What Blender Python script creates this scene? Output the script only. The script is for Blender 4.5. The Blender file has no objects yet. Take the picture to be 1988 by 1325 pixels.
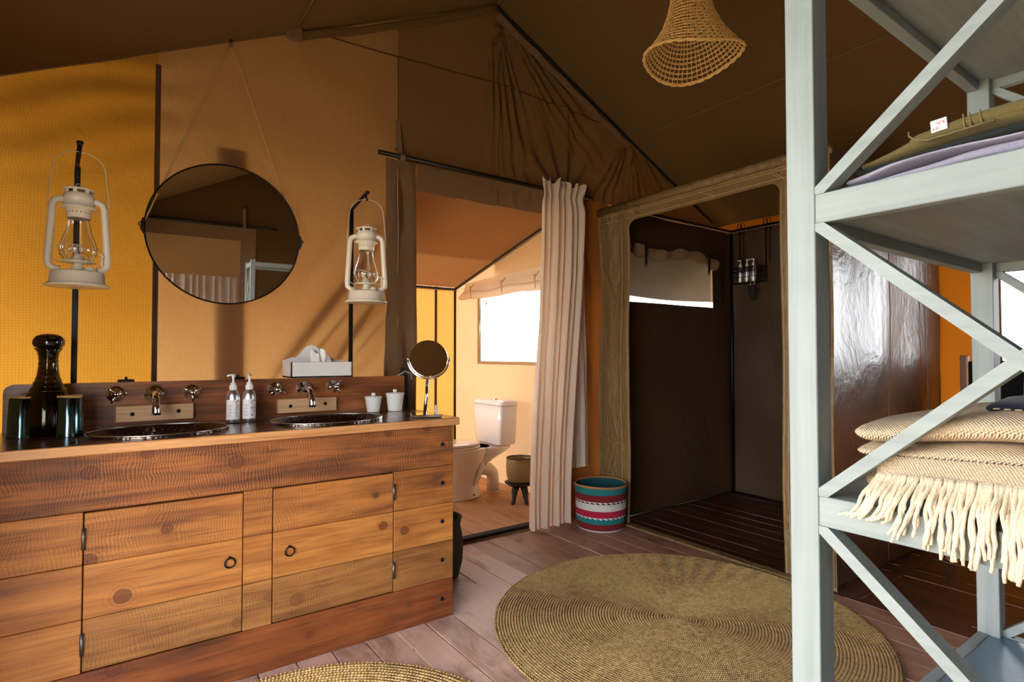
import bpy, bmesh, math, random
from mathutils import Vector, Matrix, noise
random.seed(7)
R = math.radians
scene = bpy.context.scene
col = scene.collection

# ------------------------------------------------------------------ camera
CAMP = Vector((0.0, 0.0, 1.16))
cd = bpy.data.cameras.new('camera')
cd.sensor_width = 36.0
cd.lens = 1095.0 / 1988.0 * 36.0
cd.clip_start = 0.02
cam = bpy.data.objects.new('camera', cd)
col.objects.link(cam)
cam.location = CAMP
cam.rotation_euler = (R(90 + 1.386), 0, R(-35.53))
scene.camera = cam

# ------------------------------------------------------------------ world, sun, exposure
wd = bpy.data.worlds.new('world')
scene.world = wd
wd.use_nodes = True
bg = wd.node_tree.nodes['Background']
bg.inputs[0].default_value = (0.94, 0.97, 1.0, 1)
bg.inputs[1].default_value = 12.0
sd = bpy.data.lights.new('sun', 'SUN')
sd.energy = 12.0
sd.angle = R(1.2)
sd.color = (1.0, 0.93, 0.82)
sun = bpy.data.objects.new('sun', sd)
col.objects.link(sun)
sun.rotation_euler = Vector((0.30, -0.42, -0.86)).to_track_quat('-Z', 'Y').to_euler()
vs = scene.view_settings
vs.view_transform = 'Standard'
vs.look = 'None'
vs.gamma = 1
vs.use_curve_mapping = False
vs.exposure = -0.12


# ------------------------------------------------------------------ colour + materials
def C(r, g, b):
    f = lambda c: (c / 255 / 12.92) if c / 255 <= 0.04045 else ((c / 255 + 0.055) / 1.055) ** 2.4
    return (f(r), f(g), f(b), 1)


class Mat:
    def __init__(s, name):
        s.m = bpy.data.materials.new(name)
        s.m.use_nodes = True
        s.N = s.m.node_tree.nodes
        s.L = s.m.node_tree.links
        s.N.clear()
        s.out = s.N.new('ShaderNodeOutputMaterial')
        s._tc = None

    def n(s, t, **kw):
        nd = s.N.new('ShaderNode' + t)
        for k, v in kw.items():
            if k[0] == 'i' and k[1:].isdigit():
                s.put(nd.inputs[int(k[1:])], v)
            elif k.startswith('_'):
                s.put(nd.inputs[k[1:].replace('_', ' ')], v)
            else:
                setattr(nd, k, v)
        return nd

    def put(s, inp, v):
        if isinstance(v, bpy.types.NodeSocket):
            s.L.new(v, inp)
        elif isinstance(v, bpy.types.Node):
            s.L.new(v.outputs[0], inp)
        else:
            inp.default_value = v

    def obj(s):
        if not s._tc:
            s._tc = s.n('TexCoord')
        return s._tc.outputs['Object']

    def math(s, op, a, b=0.0, c=None):
        nd = s.n('Math', operation=op, i0=a, i1=b)
        if c is not None:
            s.put(nd.inputs[2], c)
        return nd.outputs[0]

    def noise(s, vec, scale, detail=3, dist=0.0, rough=0.5):
        return s.n('TexNoise', _Vector=vec, _Scale=scale, _Detail=detail, _Distortion=dist, _Roughness=rough).outputs[0]

    def mapping(s, vec, scale=(1, 1, 1), loc=(0, 0, 0), rot=(0, 0, 0)):
        return s.n('Mapping', _Vector=vec, _Scale=scale, _Location=loc, _Rotation=rot).outputs[0]

    def ramp(s, fac, stops):
        nd = s.n('ValToRGB', i0=fac)
        el = nd.color_ramp.elements
        while len(el) < len(stops):
            el.new(0.5)
        for e, (p, c) in zip(el, stops):
            e.position = p
            e.color = c if len(c) == 4 else (*c, 1)
        return nd.outputs[0]

    def mixc(s, fac, a, b, mode='MIX'):
        nd = s.n('Mix', data_type='RGBA', blend_type=mode)
        s.put(nd.inputs[0], fac)
        s.put(nd.inputs[6], a)
        s.put(nd.inputs[7], b)
        return nd.outputs[2]

    def bump(s, h, strength=0.3, dist=0.01, normal=None):
        nd = s.n('Bump', _Height=h, _Strength=strength, _Distance=dist)
        if normal is not None:
            s.put(nd.inputs['Normal'], normal)
        return nd.outputs[0]

    def bsdf(s, **kw):
        nd = s.n('BsdfPrincipled')
        for k, v in kw.items():
            s.put(nd.inputs[k.replace('_', ' ')], v)
        return nd.outputs[0]

    def end(s, sh):
        s.L.new(sh, s.out.inputs[0])
        return s.m

    def rand(s):
        return s.n('ObjectInfo').outputs['Random']

    def grey(s, v):
        return s.n('CombineColor', i0=v, i1=v, i2=v).outputs[0]


def simple(name, colr, rough=0.5, metal=0.0, bump=0.0, bscale=200, var=0.12, **kw):
    m = Mat(name)
    nz = m.noise(m.obj(), bscale * 0.12, 4)
    c = m.mixc(m.math('MULTIPLY', nz, var * 2), colr, (colr[0] * .5, colr[1] * .5, colr[2] * .5, 1))
    a = dict(Base_Color=c, Roughness=rough, Metallic=metal, **kw)
    if bump:
        a['Normal'] = m.bump(m.noise(m.obj(), bscale, 3), bump, 0.003)
    return m.end(m.bsdf(**a))


def wood(name, c1, c2, c3=None, axis='X', saw=0.0, knots=0.0, rough=0.55, grain=1.0, coat=0.0, worn=None, spread=0.25, bump=0.35, offs=True):
    """grain runs along one axis; every object gets its own piece of the tree"""
    m = Mat(name)
    ax = 'XYZ'.index(axis)
    vec = m.obj()
    if offs:
        rnd = m.rand()
        o = m.n('CombineXYZ', i0=m.math('MULTIPLY', rnd, 37.0), i1=m.math('MULTIPLY', rnd, 17.0), i2=m.math('MULTIPLY', rnd, 53.0)).outputs[0]
        vec = m.n('VectorMath', operation='ADD', i0=vec, i1=o).outputs[0]
    sc = [11.0, 11.0, 11.0]
    sc[ax] = 0.9
    v1 = m.mapping(vec, tuple(x * grain for x in sc))
    big = m.noise(v1, 1.2, 5, 1.6, 0.55)
    sc2 = [90.0, 90.0, 90.0]
    sc2[ax] = 3.0
    fine = m.noise(m.mapping(vec, tuple(sc2)), 1.0, 4, 0.3)
    blot = m.noise(vec, 3.0, 3, 0.5)
    f = m.math('ADD', m.math('MULTIPLY', big, 0.75), m.math('MULTIPLY', blot, 0.35))
    stops = [(0.36, c2), (0.66, c1)] if c3 is None else [(0.33, c3), (0.48, c2), (0.66, c1)]
    cc = m.ramp(f, stops)
    lines = m.noise(m.mapping(vec, tuple(x * (3.2 if i != ax else 1.6) for i, x in enumerate(sc))), 1.4, 6, 2.2, 0.65)
    cc = m.mixc(m.n('MapRange', i0=lines, i1=0.52, i2=0.64, i3=0.0, i4=0.55).outputs[0], cc, c3 or c2)
    st = m.ramp(fine, [(0.3, (1 - spread,) * 3), (0.62, (1, 1, 1))])
    cc = m.mixc(0.85, cc, st, 'MULTIPLY')
    hgt = m.math('ADD', m.math('MULTIPLY', fine, 0.6), m.math('MULTIPLY', big, 0.4))
    if knots:
        sp = m.n('SeparateXYZ', i0=vec).outputs
        across = 2 if axis == 'X' else 0
        kv = m.n('CombineXYZ', i0=m.math('MULTIPLY', sp[ax], 5.0), i1=m.math('MULTIPLY', sp[across], 5.6), i2=0.0).outputs[0]
        vo = m.n('TexVoronoi', voronoi_dimensions='2D', _Vector=kv, _Scale=1.0, _Randomness=1.0)
        pick = m.n('SeparateColor', i0=vo.outputs['Color']).outputs
        # most cells stay clear, the rest get a knot of their own size
        miss = m.math('MULTIPLY', m.math('GREATER_THAN', pick[0], 0.5), 2.0)
        d = m.math('ADD', m.math('MULTIPLY', vo.outputs['Distance'], m.math('ADD', 0.75, m.math('MULTIPLY', pick[1], 0.9))), m.math('MULTIPLY', m.math('SUBTRACT', m.noise(vec, 30, 2), 0.5), 0.04))
        d = m.math('ADD', d, miss)
        ring = m.math('MULTIPLY', m.math('SINE', m.math('MULTIPLY', d, 95.0)), 0.5)
        near = m.n('MapRange', i0=d, i1=0.28, i2=0.10, i3=0.0, i4=1.0).outputs[0]
        cc = m.mixc(m.math('MULTIPLY', m.math('MULTIPLY', near, m.math('ADD', ring, 0.5)), 0.5 * knots), cc, c3 or c2)
        core = m.n('MapRange', i0=d, i1=0.105, i2=0.075, i3=0.0, i4=1.0).outputs[0]
        cc = m.mixc(m.math('MULTIPLY', core, 0.8 * knots), cc, C(92, 38, 18))
        rim = m.math('MULTIPLY', m.n('MapRange', i0=m.math('ABSOLUTE', m.math('SUBTRACT', d, 0.10)), i1=0.018, i2=0.0, i3=0.0, i4=1.0).outputs[0], knots)
        cc = m.mixc(m.math('MULTIPLY', rim, 0.7), cc, C(38, 18, 8))
    if saw:
        sv = m.n('SeparateXYZ', i0=vec).outputs
        a = sv[ax]
        wob = m.math('MULTIPLY', m.noise(m.mapping(vec, (3, 3, 3)), 2.0, 3), 0.10)
        ph = m.math('ADD', a, wob)
        s1 = m.math('SINE', m.math('MULTIPLY', ph, 680.0))
        msk = m.n('MapRange', i0=m.noise(m.mapping(vec, (5, 14, 14)), 1.5, 4, 0.6), i1=0.36, i2=0.62, i3=0.15, i4=1.0).outputs[0]
        sw = m.math('MULTIPLY', m.math('MULTIPLY', s1, msk), saw)
        hgt = m.math('ADD', hgt, m.math('MULTIPLY', sw, 0.35))
        dk = m.math('MAXIMUM', m.math('MULTIPLY', sw, -0.62), 0.0)
        cc = m.mixc(dk, cc, C(45, 22, 8))
    if worn:
        w = m.ramp(m.noise(m.mapping(vec, (2.2, 1.4, 2)), 1.8, 6, 0.6, 0.65), [(0.30, (0, 0, 0)), (0.52, (1, 1, 1))])
        cc = m.mixc(m.math('MULTIPLY', m.n('RGBToBW', i0=w).outputs[0], 0.85), cc, worn)
        cc = m.mixc(0.5, cc, st, 'MULTIPLY')
    rg = m.math('ADD', m.math('MULTIPLY', fine, 0.15), rough - 0.07)
    return m.end(m.bsdf(Base_Color=cc, Roughness=rg, Coat_Weight=coat, Coat_Roughness=0.18, Normal=m.bump(hgt, bump, 0.004)))


def canvas(name, colr, trans, tfac, grid=0.0, wr=0.25, gfreq=520.0, rough=0.9, var=0.10):
    """woven tent cloth: dull front, light coming through from the other side"""
    m = Mat(name)
    v = m.obj()
    s = m.n('SeparateXYZ', i0=v).outputs
    u = m.math('ADD', s[0], s[1])
    gx = m.math('SINE', m.math('MULTIPLY', u, gfreq))
    gz = m.math('SINE', m.math('MULTIPLY', s[2], gfreq))
    g = m.math('MULTIPLY', m.math('ADD', m.math('MAXIMUM', gx, gz), 1.0), 0.5)
    th = m.noise(m.mapping(v, (60, 60, 900)), 1.0, 2)
    tv = m.noise(m.mapping(v, (900, 900, 60)), 1.0, 2)
    blo = m.noise(v, 1.7, 4, 0.4)
    k = m.math('ADD', m.math('MULTIPLY', m.math('ADD', th, tv), 0.22), m.math('MULTIPLY', blo, var * 2))
    k = m.math('ADD', k, 0.78 - var)
    k = m.math('SUBTRACT', k, m.math('MULTIPLY', m.math('SUBTRACT', 1.0, g), grid))
    kc = m.grey(k)
    c1 = m.mixc(1.0, colr, kc, 'MULTIPLY')
    c2 = m.mixc(1.0, trans, kc, 'MULTIPLY')
    bn = m.bump(m.math('ADD', m.math('MULTIPLY', g, 0.05), m.math('ADD', m.math('MULTIPLY', th, 0.12), m.math('MULTIPLY', m.noise(v, 9, 4, 1.0), wr * 6))), 0.5, 0.006)
    a = m.n('BsdfDiffuse', i0=c1, i1=rough, _Normal=bn).outputs[0]
    b = m.n('BsdfTranslucent', i0=c2, _Normal=bn).outputs[0]
    mx = m.n('MixShader', i0=tfac, i1=a, i2=b).outputs[0]
    return m.end(mx)


MT = {}
MT['canvas_tan'] = canvas('canvas_tan', C(116, 86, 58), C(224, 172, 110), 0.30, grid=0.10)
MT['canvas_yellow'] = canvas('canvas_yellow', C(104, 74, 32), C(250, 180, 66), 0.26, grid=0.22, gfreq=560)
MT['canvas_annex'] = canvas('canvas_annex', C(196, 160, 118), C(246, 196, 146), 0.17, grid=0.06)
MT['canvas_annex_back'] = canvas('canvas_annex_back', C(186, 142, 74), C(250, 184, 92), 0.11, grid=0.06)
MT['canvas_annex_roof'] = canvas('canvas_annex_roof', C(168, 122, 80), C(200, 140, 85), 0.02, grid=0.04)
MT['canvas_roof'] = canvas('canvas_roof', C(108, 82, 53), C(120, 85, 50), 0.01, grid=0.04, var=0.06)
MT['canvas_hem'] = canvas('canvas_hem', C(132, 104, 78), C(150, 100, 64), 0.08, grid=0.0, wr=0.8)
MT['canvas_rear'] = canvas('canvas_rear', C(88, 64, 42), C(200, 140, 85), 0.03)
MT['canvas_gable'] = canvas('canvas_gable', C(130, 98, 64), C(205, 150, 96), 0.15, grid=0.05)
MT['strip'] = canvas('shadow_strip_canvas', C(110, 84, 80), C(150, 128, 140), 0.45)  # greyish purple tone is a post's shadow put into the cloth colour
MT['canvas_side'] = canvas('canvas_side', C(140, 98, 52), C(230, 150, 60), 0.22)
MT['awning'] = canvas('awning_cloth', C(120, 104, 88), C(170, 150, 130), 0.05)
MT['canvas_orange'] = canvas('canvas_orange', C(150, 96, 36), C(235, 130, 25), 0.07, grid=0.04)
MT['seam_line'] = canvas('seam_line', C(104, 72, 44), C(160, 110, 66), 0.15)
MT['seam'] = canvas('seam_tape', C(96, 74, 60), C(90, 60, 50), 0.03)


def pvc(name, colr, rough, bs=1.0, str_=0.6, spec=0.5):
    m = Mat(name)
    v = m.obj()
    n1 = m.noise(m.mapping(v, (3, 3, 1.6)), 2.2 * bs, 5, 1.8, 0.55)
    n2 = m.noise(m.mapping(v, (9, 9, 5)), 2.0 * bs, 3, 1.5)
    n3 = m.noise(v, 420, 1)
    h = m.math('ADD', m.math('ADD', n1, m.math('MULTIPLY', n2, 0.35)), m.math('MULTIPLY', n3, 0.01))
    c = m.mixc(m.noise(v, 3, 3), colr, tuple(x * 0.72 for x in colr[:3]) + (1,))
    return m.end(m.bsdf(Base_Color=c, Roughness=rough, Specular_IOR_Level=spec, Normal=m.bump(h, str_, 0.03)))


MT['pvc_dark'] = pvc('pvc_dark', C(78, 56, 34), 0.5, 0.5, 0.35)
MT['pvc_gloss'] = pvc('pvc_gloss', C(74, 54, 44), 0.33, 0.8, 0.28, 0.9)
MT['pvc_flap'] = pvc('pvc_flap', C(134, 108, 68), 0.40, 1.2, 0.8)
MT['black_metal'] = simple('black_metal', C(24, 22, 22), 0.42, 0.6)
MT['black_soft'] = simple('black_soft', C(18, 16, 15), 0.8)
MT['rod_black'] = simple('rod_black', C(22, 17, 14), 0.5)
MT['chrome'] = simple('chrome', (0.82, 0.84, 0.87, 1), 0.06, 1.0, var=0.02)
MT['alu'] = simple('brushed_aluminium', (0.72, 0.73, 0.75, 1), 0.32, 1.0, var=0.08)
MT['steel_edge'] = simple('steel_edge', (0.6, 0.6, 0.62, 1), 0.25, 1.0)
MT['bolt'] = simple('bolt_iron', C(40, 40, 44), 0.33, 0.9)
MT['hinge'] = simple('hinge_steel', C(120, 118, 112), 0.35, 0.9, var=0.3)
MT['white_plastic'] = simple('white_plastic', C(232, 230, 228), 0.35, var=0.02)
MT['label'] = simple('paper_label', C(232, 226, 226), 0.6, var=0.04)
MT['ink'] = simple('ink', C(20, 20, 24), 0.6)
MT['ink_grey'] = simple('ink_grey', C(150, 140, 145), 0.7)
MT['ink_red'] = simple('ink_red', C(176, 112, 108), 0.7)
MT['porcelain'] = simple('porcelain', C(236, 228, 222), 0.12, var=0.02, Coat_Weight=0.6, Coat_Roughness=0.05)
MT['enamel'] = simple('white_enamel', C(236, 234, 228), 0.25, var=0.03)
MT['white_wood'] = simple('white_painted_wood', C(226, 224, 220), 0.5, var=0.05, bump=0.1)
MT['tissue'] = simple('tissue', C(240, 238, 234), 0.95, var=0.03)
MT['lantern'] = simple('cream_lantern_paint', C(214, 202, 182), 0.32, var=0.06)
MT['lantern_wire'] = simple('lantern_wire', C(190, 180, 160), 0.35, 0.3)
MT['rope'] = simple('sisal_rope', C(206, 164, 108), 0.95, bump=0.4, bscale=500)
MT['leather'] = simple('dark_leather', C(34, 22, 16), 0.6)
MT['straw'] = simple('straw_twine', C(240, 196, 122), 0.75, bump=0.4, bscale=700, var=0.35)
MT['cream_yarn'] = simple('cream_yarn', C(236, 218, 188), 0.95, bump=0.6, bscale=600, var=0.15)
MT['dark_basket'] = simple('dark_basket', C(50, 52, 42), 0.85, bump=0.6, bscale=260)
MT['stool_wood'] = simple('dark_stool_wood', C(36, 26, 20), 0.5, bump=0.2, bscale=60)
MT['zip'] = simple('zip_teeth', C(186, 160, 130), 0.4)
MT['chair_wood'] = simple('chair_wood', C(130, 72, 34), 0.45, bump=0.1)
MT['chair_wood_edge'] = simple('chair_wood_edge', C(214, 160, 108), 0.45)
MT['ground'] = simple('sandy_ground', C(168, 152, 122), 0.95, bump=0.3, bscale=30)
MT['floor_base'] = simple('dusty_gap', C(232, 212, 188), 0.9)
MT['floor_gap_dark'] = simple('dark_gap', C(26, 18, 12), 0.9)
MT['stitch'] = simple('stitch_thread', C(214, 184, 140), 0.8)
MT['post_wood'] = simple('post_wood', C(110, 84, 60), 0.8)

MT['w_top'] = wood('wood_sawn_top', C(168, 100, 46), C(124, 70, 32), C(78, 42, 20), saw=1.0, knots=0.7, rough=0.62)
MT['w_row'] = wood('wood_sawn_golden', C(186, 120, 56), C(154, 92, 40), C(100, 58, 26), saw=0.55, knots=0.9, rough=0.6)
MT['w_smooth'] = wood('wood_planed_golden', C(198, 132, 64), C(168, 104, 46), C(122, 70, 32), saw=0.12, knots=0.9, rough=0.55)
MT['w_row3'] = wood('wood_lined_golden', C(174, 120, 62), C(146, 94, 46), C(96, 60, 30), saw=0.45, knots=0.5, rough=0.6)
MT['w_bottom'] = wood('wood_red_base', C(148, 82, 38), C(120, 62, 28), C(70, 36, 18), saw=0.1, knots=0.6, rough=0.5)
MT['w_counter'] = wood('wood_dark_counter', C(110, 70, 46), C(78, 46, 30), C(52, 30, 20), rough=0.26, coat=0.6, spread=0.3, bump=0.12)
MT['w_edge'] = wood('wood_pale_edge', C(216, 160, 106), C(190, 130, 78), C(150, 95, 52), rough=0.45, knots=0.4)
MT['w_splash'] = wood('wood_splash', C(166, 98, 50), C(126, 70, 34), C(76, 40, 20), rough=0.38, spread=0.35, coat=0.25)
MT['w_block'] = wood('wood_block', C(216, 172, 128), C(196, 148, 100), rough=0.55)
MT['w_floor'] = wood('floor_worn_pink', C(176, 132, 112), C(140, 98, 80), C(104, 68, 52), axis='Y', rough=0.5, worn=C(222, 186, 172), spread=0.18, grain=0.8, knots=0.35)
MT['w_floor_mid'] = wood('floor_worn_brown', C(144, 98, 74), C(116, 74, 54), C(84, 52, 36), axis='Y', rough=0.45, worn=C(176, 132, 112), spread=0.2, grain=0.8, knots=0.3)
MT['w_floor_dark'] = wood('floor_dark_red', C(92, 52, 34), C(66, 36, 24), C(44, 24, 16), axis='Y', rough=0.4, spread=0.3)
MT['w_floor_toilet'] = wood('floor_toilet', C(190, 136, 88), C(168, 112, 68), C(132, 84, 48), axis='Y', rough=0.55, worn=C(196, 150, 108), spread=0.2, knots=0.3)


def paint_grey(axis):
    m = Mat('grey_blue_paint_' + axis.lower())
    v = m.obj()
    sc = [70.0] * 3
    sc['XYZ'.index(axis)] = 3.0
    st = m.noise(m.mapping(v, tuple(sc)), 1.0, 5, 0.4)
    bl = m.noise(v, 7, 5, 0.5)
    c = m.ramp(m.math('ADD', m.math('MULTIPLY', st, 0.6), m.math('MULTIPLY', bl, 0.4)), [(0.25, C(120, 130, 130)), (0.5, C(136, 146, 146)), (0.75, C(150, 159, 158))])
    return m.end(m.bsdf(Base_Color=c, Roughness=0.5, Normal=m.bump(st, 0.25, 0.002)))


for a_ in 'XYZ':
    MT['paint' + a_] = paint_grey(a_)


MT['paint_sky_glare'] = simple('grey_paint_sky_glare', C(96, 128, 150), 0.32, bump=0.15, bscale=40)  # bluish sky glare put into the colour of the grey lower boards


def glassy(name, tint, gloss, rough=0.03, edge=0.75, gcol=(1, 1, 1, 1)):
    """thin clear sheet or blown glass: looks through, with a Fresnel shine"""
    m = Mat(name)
    lw = m.n('LayerWeight', i0=0.35)
    t = m.n('BsdfTransparent', i0=tint).outputs[0]
    g = m.n('BsdfGlossy', i0=gcol, _Roughness=rough).outputs[0]
    f = m.math('MULTIPLY', lw.outputs[1], edge)
    f = m.math('ADD', f, gloss)
    return m.end(m.n('MixShader', i0=f, i1=t, i2=g).outputs[0])


MT['glass'] = glassy('lantern_glass', (0.93, 0.93, 0.93, 1), 0.04, 0.03, 0.6)
MT['vinyl'] = glassy('window_vinyl', (0.95, 0.95, 0.95, 1), 0.02, 0.1, 0.2)
MT['smoke_glass'] = glassy('smoke_glass', (0.42, 0.40, 0.22, 1), 0.04, 0.04, 0.3, (0.7, 0.72, 0.6, 1))
MT['stopper'] = simple('stopper_glass', C(14, 13, 12), 0.08, Coat_Weight=1.0)
m = Mat('tumbler_iridescent')
lw = m.n('LayerWeight', i0=0.5)
c_ = m.ramp(lw.outputs[1], [(0.0, C(84, 108, 118)), (0.45, C(90, 130, 136)), (0.75, C(120, 90, 170)), (1.0, C(60, 30, 110))])
MT['tumbler'] = m.end(m.bsdf(Base_Color=c_, Metallic=1.0, Roughness=0.13, Normal=m.bump(m.noise(m.mapping(m.obj(), (60, 60, 12)), 1.0, 2), 0.25, 0.002)))

m = Mat('mirror_glass')
MT['mirror'] = m.end(m.n('BsdfGlossy', i0=(0.86, 0.86, 0.84, 1), _Roughness=0.0).outputs[0])

m = Mat('hammered_nickel')
vo = m.n('TexVoronoi', _Vector=m.obj(), _Scale=85.0)
MT['hammered'] = m.end(m.bsdf(Base_Color=m.mixc(m.noise(m.obj(), 9, 3), C(116, 100, 90), C(66, 52, 46)), Metallic=1.0, Roughness=0.24, Normal=m.bump(vo.outputs[0], 0.45, 0.004)))


def fabric(name, c1, c2, scale=300.0, trans=0.0, tcol=None, fold=0.3, rough=0.9):
    m = Mat(name)
    v = m.obj()
    w = m.noise(m.mapping(v, (scale, scale, scale * 0.3)), 1.0, 2)
    w2 = m.noise(m.mapping(v, (scale * .3, scale * .3, scale)), 1.0, 2)
    k = m.math('MULTIPLY', m.math('ADD', w, w2), 0.5)
    c = m.mixc(m.math('ADD', m.math('MULTIPLY', k, 0.8), m.math('MULTIPLY', m.noise(v, 6, 3), 0.2)), c1, c2)
    nb = m.bump(m.math('ADD', k, m.math('MULTIPLY', m.noise(v, 14, 3, 0.8), fold * 5)), 0.35, 0.004)
    sh = m.bsdf(Base_Color=c, Roughness=rough, Specular_IOR_Level=0.15, Sheen_Weight=0.15, Normal=nb)
    if trans:
        t = m.n('BsdfTranslucent', i0=tcol or c1).outputs[0]
        sh = m.n('MixShader', i0=trans, i1=sh, i2=t).outputs[0]
    return m.end(sh)


MT['curtain'] = fabric('cream_linen', C(242, 228, 212), C(224, 206, 186), 420, 0.25, C(235, 205, 170))
MT['blind'] = fabric('cream_cotton', C(246, 232, 214), C(232, 212, 190), 420, 0.25, C(245, 220, 190))
MT['olive'] = fabric('olive_twill', C(112, 100, 62), C(78, 70, 40), 500)
MT['olive_light'] = fabric('olive_piping', C(122, 110, 72), C(96, 86, 54), 500)
MT['lilac'] = fabric('lilac_cotton', C(170, 166, 184), C(134, 132, 156), 500)
MT['floral'] = fabric('dark_green_blue_print', C(40, 60, 60), C(18, 24, 40), 60)
MT['denim'] = fabric('dark_denim', C(44, 50, 72), C(20, 24, 38), 500)
MT['beige_knit'] = fabric('beige_knit', C(190, 170, 150), C(150, 128, 108), 200)
MT['chair_canvas'] = fabric('black_canvas', C(26, 26, 30), C(14, 14, 16), 500)
m = Mat('blue_paisley')
vo = m.n('TexVoronoi', _Vector=m.mapping(m.obj(), (1, 1, 0.7)), _Scale=45.0, feature='F1')
c_ = m.ramp(vo.outputs[0], [(0.18, C(30, 38, 66)), (0.34, C(92, 112, 150)), (0.5, C(40, 52, 88))])
MT['paisley'] = m.end(m.bsdf(Base_Color=c_, Roughness=0.9))

m = Mat('cream_woven_wool')
v = m.obj()
s_ = m.n('SeparateXYZ', i0=v).outputs
row = m.math('SINE', m.math('MULTIPLY', m.math('ADD', s_[1], m.math('MULTIPLY', s_[2], 0.55)), 1500.0))
row2 = m.math('SINE', m.math('MULTIPLY', m.math('SUBTRACT', m.math('ADD', s_[2], m.math('MULTIPLY', s_[0], 0.8)), m.math('MULTIPLY', s_[1], 0.2)), 1700.0))
hh = m.math('ADD', m.math('MULTIPLY', row, row2), m.math('MULTIPLY', m.noise(v, 320, 2), 1.2))
c_ = m.ramp(m.math('ADD', m.math('MULTIPLY', hh, 0.32), 0.35), [(0.0, C(150, 122, 92)), (0.45, C(214, 190, 158)), (1.0, C(238, 220, 192))])
MT['wool'] = m.end(m.bsdf(Base_Color=c_, Roughness=0.95, Normal=m.bump(hh, 0.7, 0.003)))


def rug_mat(name, coil, sw, bright):
    """wrapped seagrass: stitches lie across each coil, their angle set from the radius"""
    m = Mat(name)
    v = m.obj()
    s = m.n('SeparateXYZ', i0=v).outputs
    r = m.math('SQRT', m.math('ADD', m.math('MULTIPLY', s[0], s[0]), m.math('MULTIPLY', s[1], s[1])))
    th = m.math('ARCTAN2', s[1], s[0])
    k = m.math('DIVIDE', m.math('SUBTRACT', r, m.math('MULTIPLY', th, coil / 6.28318)), coil)
    kf = m.math('FLOOR', k)
    fr = m.math('SUBTRACT', k, kf)
    cnt = m.math('ROUND', m.math('DIVIDE', m.math('MULTIPLY', m.math('ADD', kf, 0.5), coil * 6.28318), sw))
    rnd = m.n('TexWhiteNoise', noise_dimensions='1D', _W=kf).outputs[0]
    ph = m.math('ADD', m.math('MULTIPLY', th, cnt), m.math('ADD', m.math('MULTIPLY', rnd, 1.6), m.math('MULTIPLY', fr, 2.2)))
    st = m.math('ADD', m.math('MULTIPLY', m.math('SINE', ph), 0.5), 0.5)
    coilh = m.math('SUBTRACT', 1.0, m.math('POWER', m.math('ABSOLUTE', m.math('SUBTRACT', m.math('MULTIPLY', fr, 2.0), 1.0)), 2.5))
    nz = m.noise(v, 60, 4, 0.5, 0.7)
    big = m.noise(m.mapping(v, (2.5, 2.5, 1)), 1.3, 5, 0.8, 0.6)
    h = m.math('MULTIPLY', m.math('ADD', m.math('MULTIPLY', st, 0.6), 0.4), coilh)
    f = m.math('ADD', m.math('MULTIPLY', h, 0.55), m.math('ADD', m.math('MULTIPLY', nz, 0.75), m.math('MULTIPLY', big, 0.35)))
    b = bright
    c = m.ramp(f, [(0.42, C(24 * b, 16 * b, 8 * b)), (0.60, C(98 * b, 72 * b, 38 * b)), (0.80, C(172 * b, 136 * b, 80 * b)), (1.0, C(222 * b, 194 * b, 134 * b))])
    return m.end(m.bsdf(Base_Color=c, Roughness=0.7, Normal=m.bump(m.math('ADD', h, m.math('MULTIPLY', nz, 0.4)), 0.9, 0.007)))


MT['rug'] = rug_mat('seagrass_fine', 0.0125, 0.0085, 1.0)
MT['rug2'] = rug_mat('seagrass_chunky', 0.0165, 0.0125, 1.12)


def basket_mat():
    m = Mat('kiondo_weave')
    v = m.obj()
    s = m.n('SeparateXYZ', i0=v).outputs
    th = m.math('ARCTAN2', s[1], s[0])
    z = s[2]
    saw = m.math('FRACT', m.math('MULTIPLY', m.math('DIVIDE', th, 6.28318), 30.0))
    H = 0.30
    bands = [(0.0, C(222, 214, 206)), (0.012, C(120, 16, 24)), (0.055, C(18, 120, 124)), (0.098, C(176, 20, 62)), (0.140, C(214, 214, 210)),
             (0.186, C(118, 14, 22)), (0.244, C(18, 124, 122)), (0.285, C(150, 100, 60))]
    nd = m.n('ValToRGB', i0=m.math('DIVIDE', z, H))
    nd.color_ramp.interpolation = 'CONSTANT'
    el = nd.color_ramp.elements
    while len(el) < len(bands):
        el.new(0.5)
    for e, (p, c) in zip(el, bands):
        e.position = p / H
        e.color = c
    colr = nd.outputs[0]
    # row of triangles: z between z0 and z1, filled where the sawtooth is above the height
    for z0, z1, up, dn in ((0.186, 0.200, C(40, 14, 14), C(226, 220, 214)), (0.084, 0.098, C(18, 120, 124), C(232, 226, 220))):
        t = m.math('DIVIDE', m.math('SUBTRACT', z, z0), z1 - z0)
        inside = m.math('MULTIPLY', m.math('GREATER_THAN', t, 0.0), m.math('LESS_THAN', t, 1.0))
        tri = m.math('GREATER_THAN', t, m.math('SUBTRACT', 1.0, saw))
        colr = m.mixc(inside, colr, m.mixc(tri, up, dn))
    rib = m.math('SINE', m.math('MULTIPLY', th, 260.0))
    hz = m.math('SINE', m.math('MULTIPLY', z, 1300.0))
    h = m.math('ADD', m.math('MULTIPLY', rib, 0.5), m.math('ADD', m.math('MULTIPLY', hz, 0.25), m.noise(v, 90, 2)))
    colr = m.mixc(m.math('MULTIPLY', m.math('MAXIMUM', m.math('MULTIPLY', rib, -1.0), 0.0), 0.25), colr, (0.02, 0.01, 0.01, 1))
    return m.end(m.bsdf(Base_Color=colr, Roughness=0.85, Normal=m.bump(h, 0.5, 0.003)))


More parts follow.
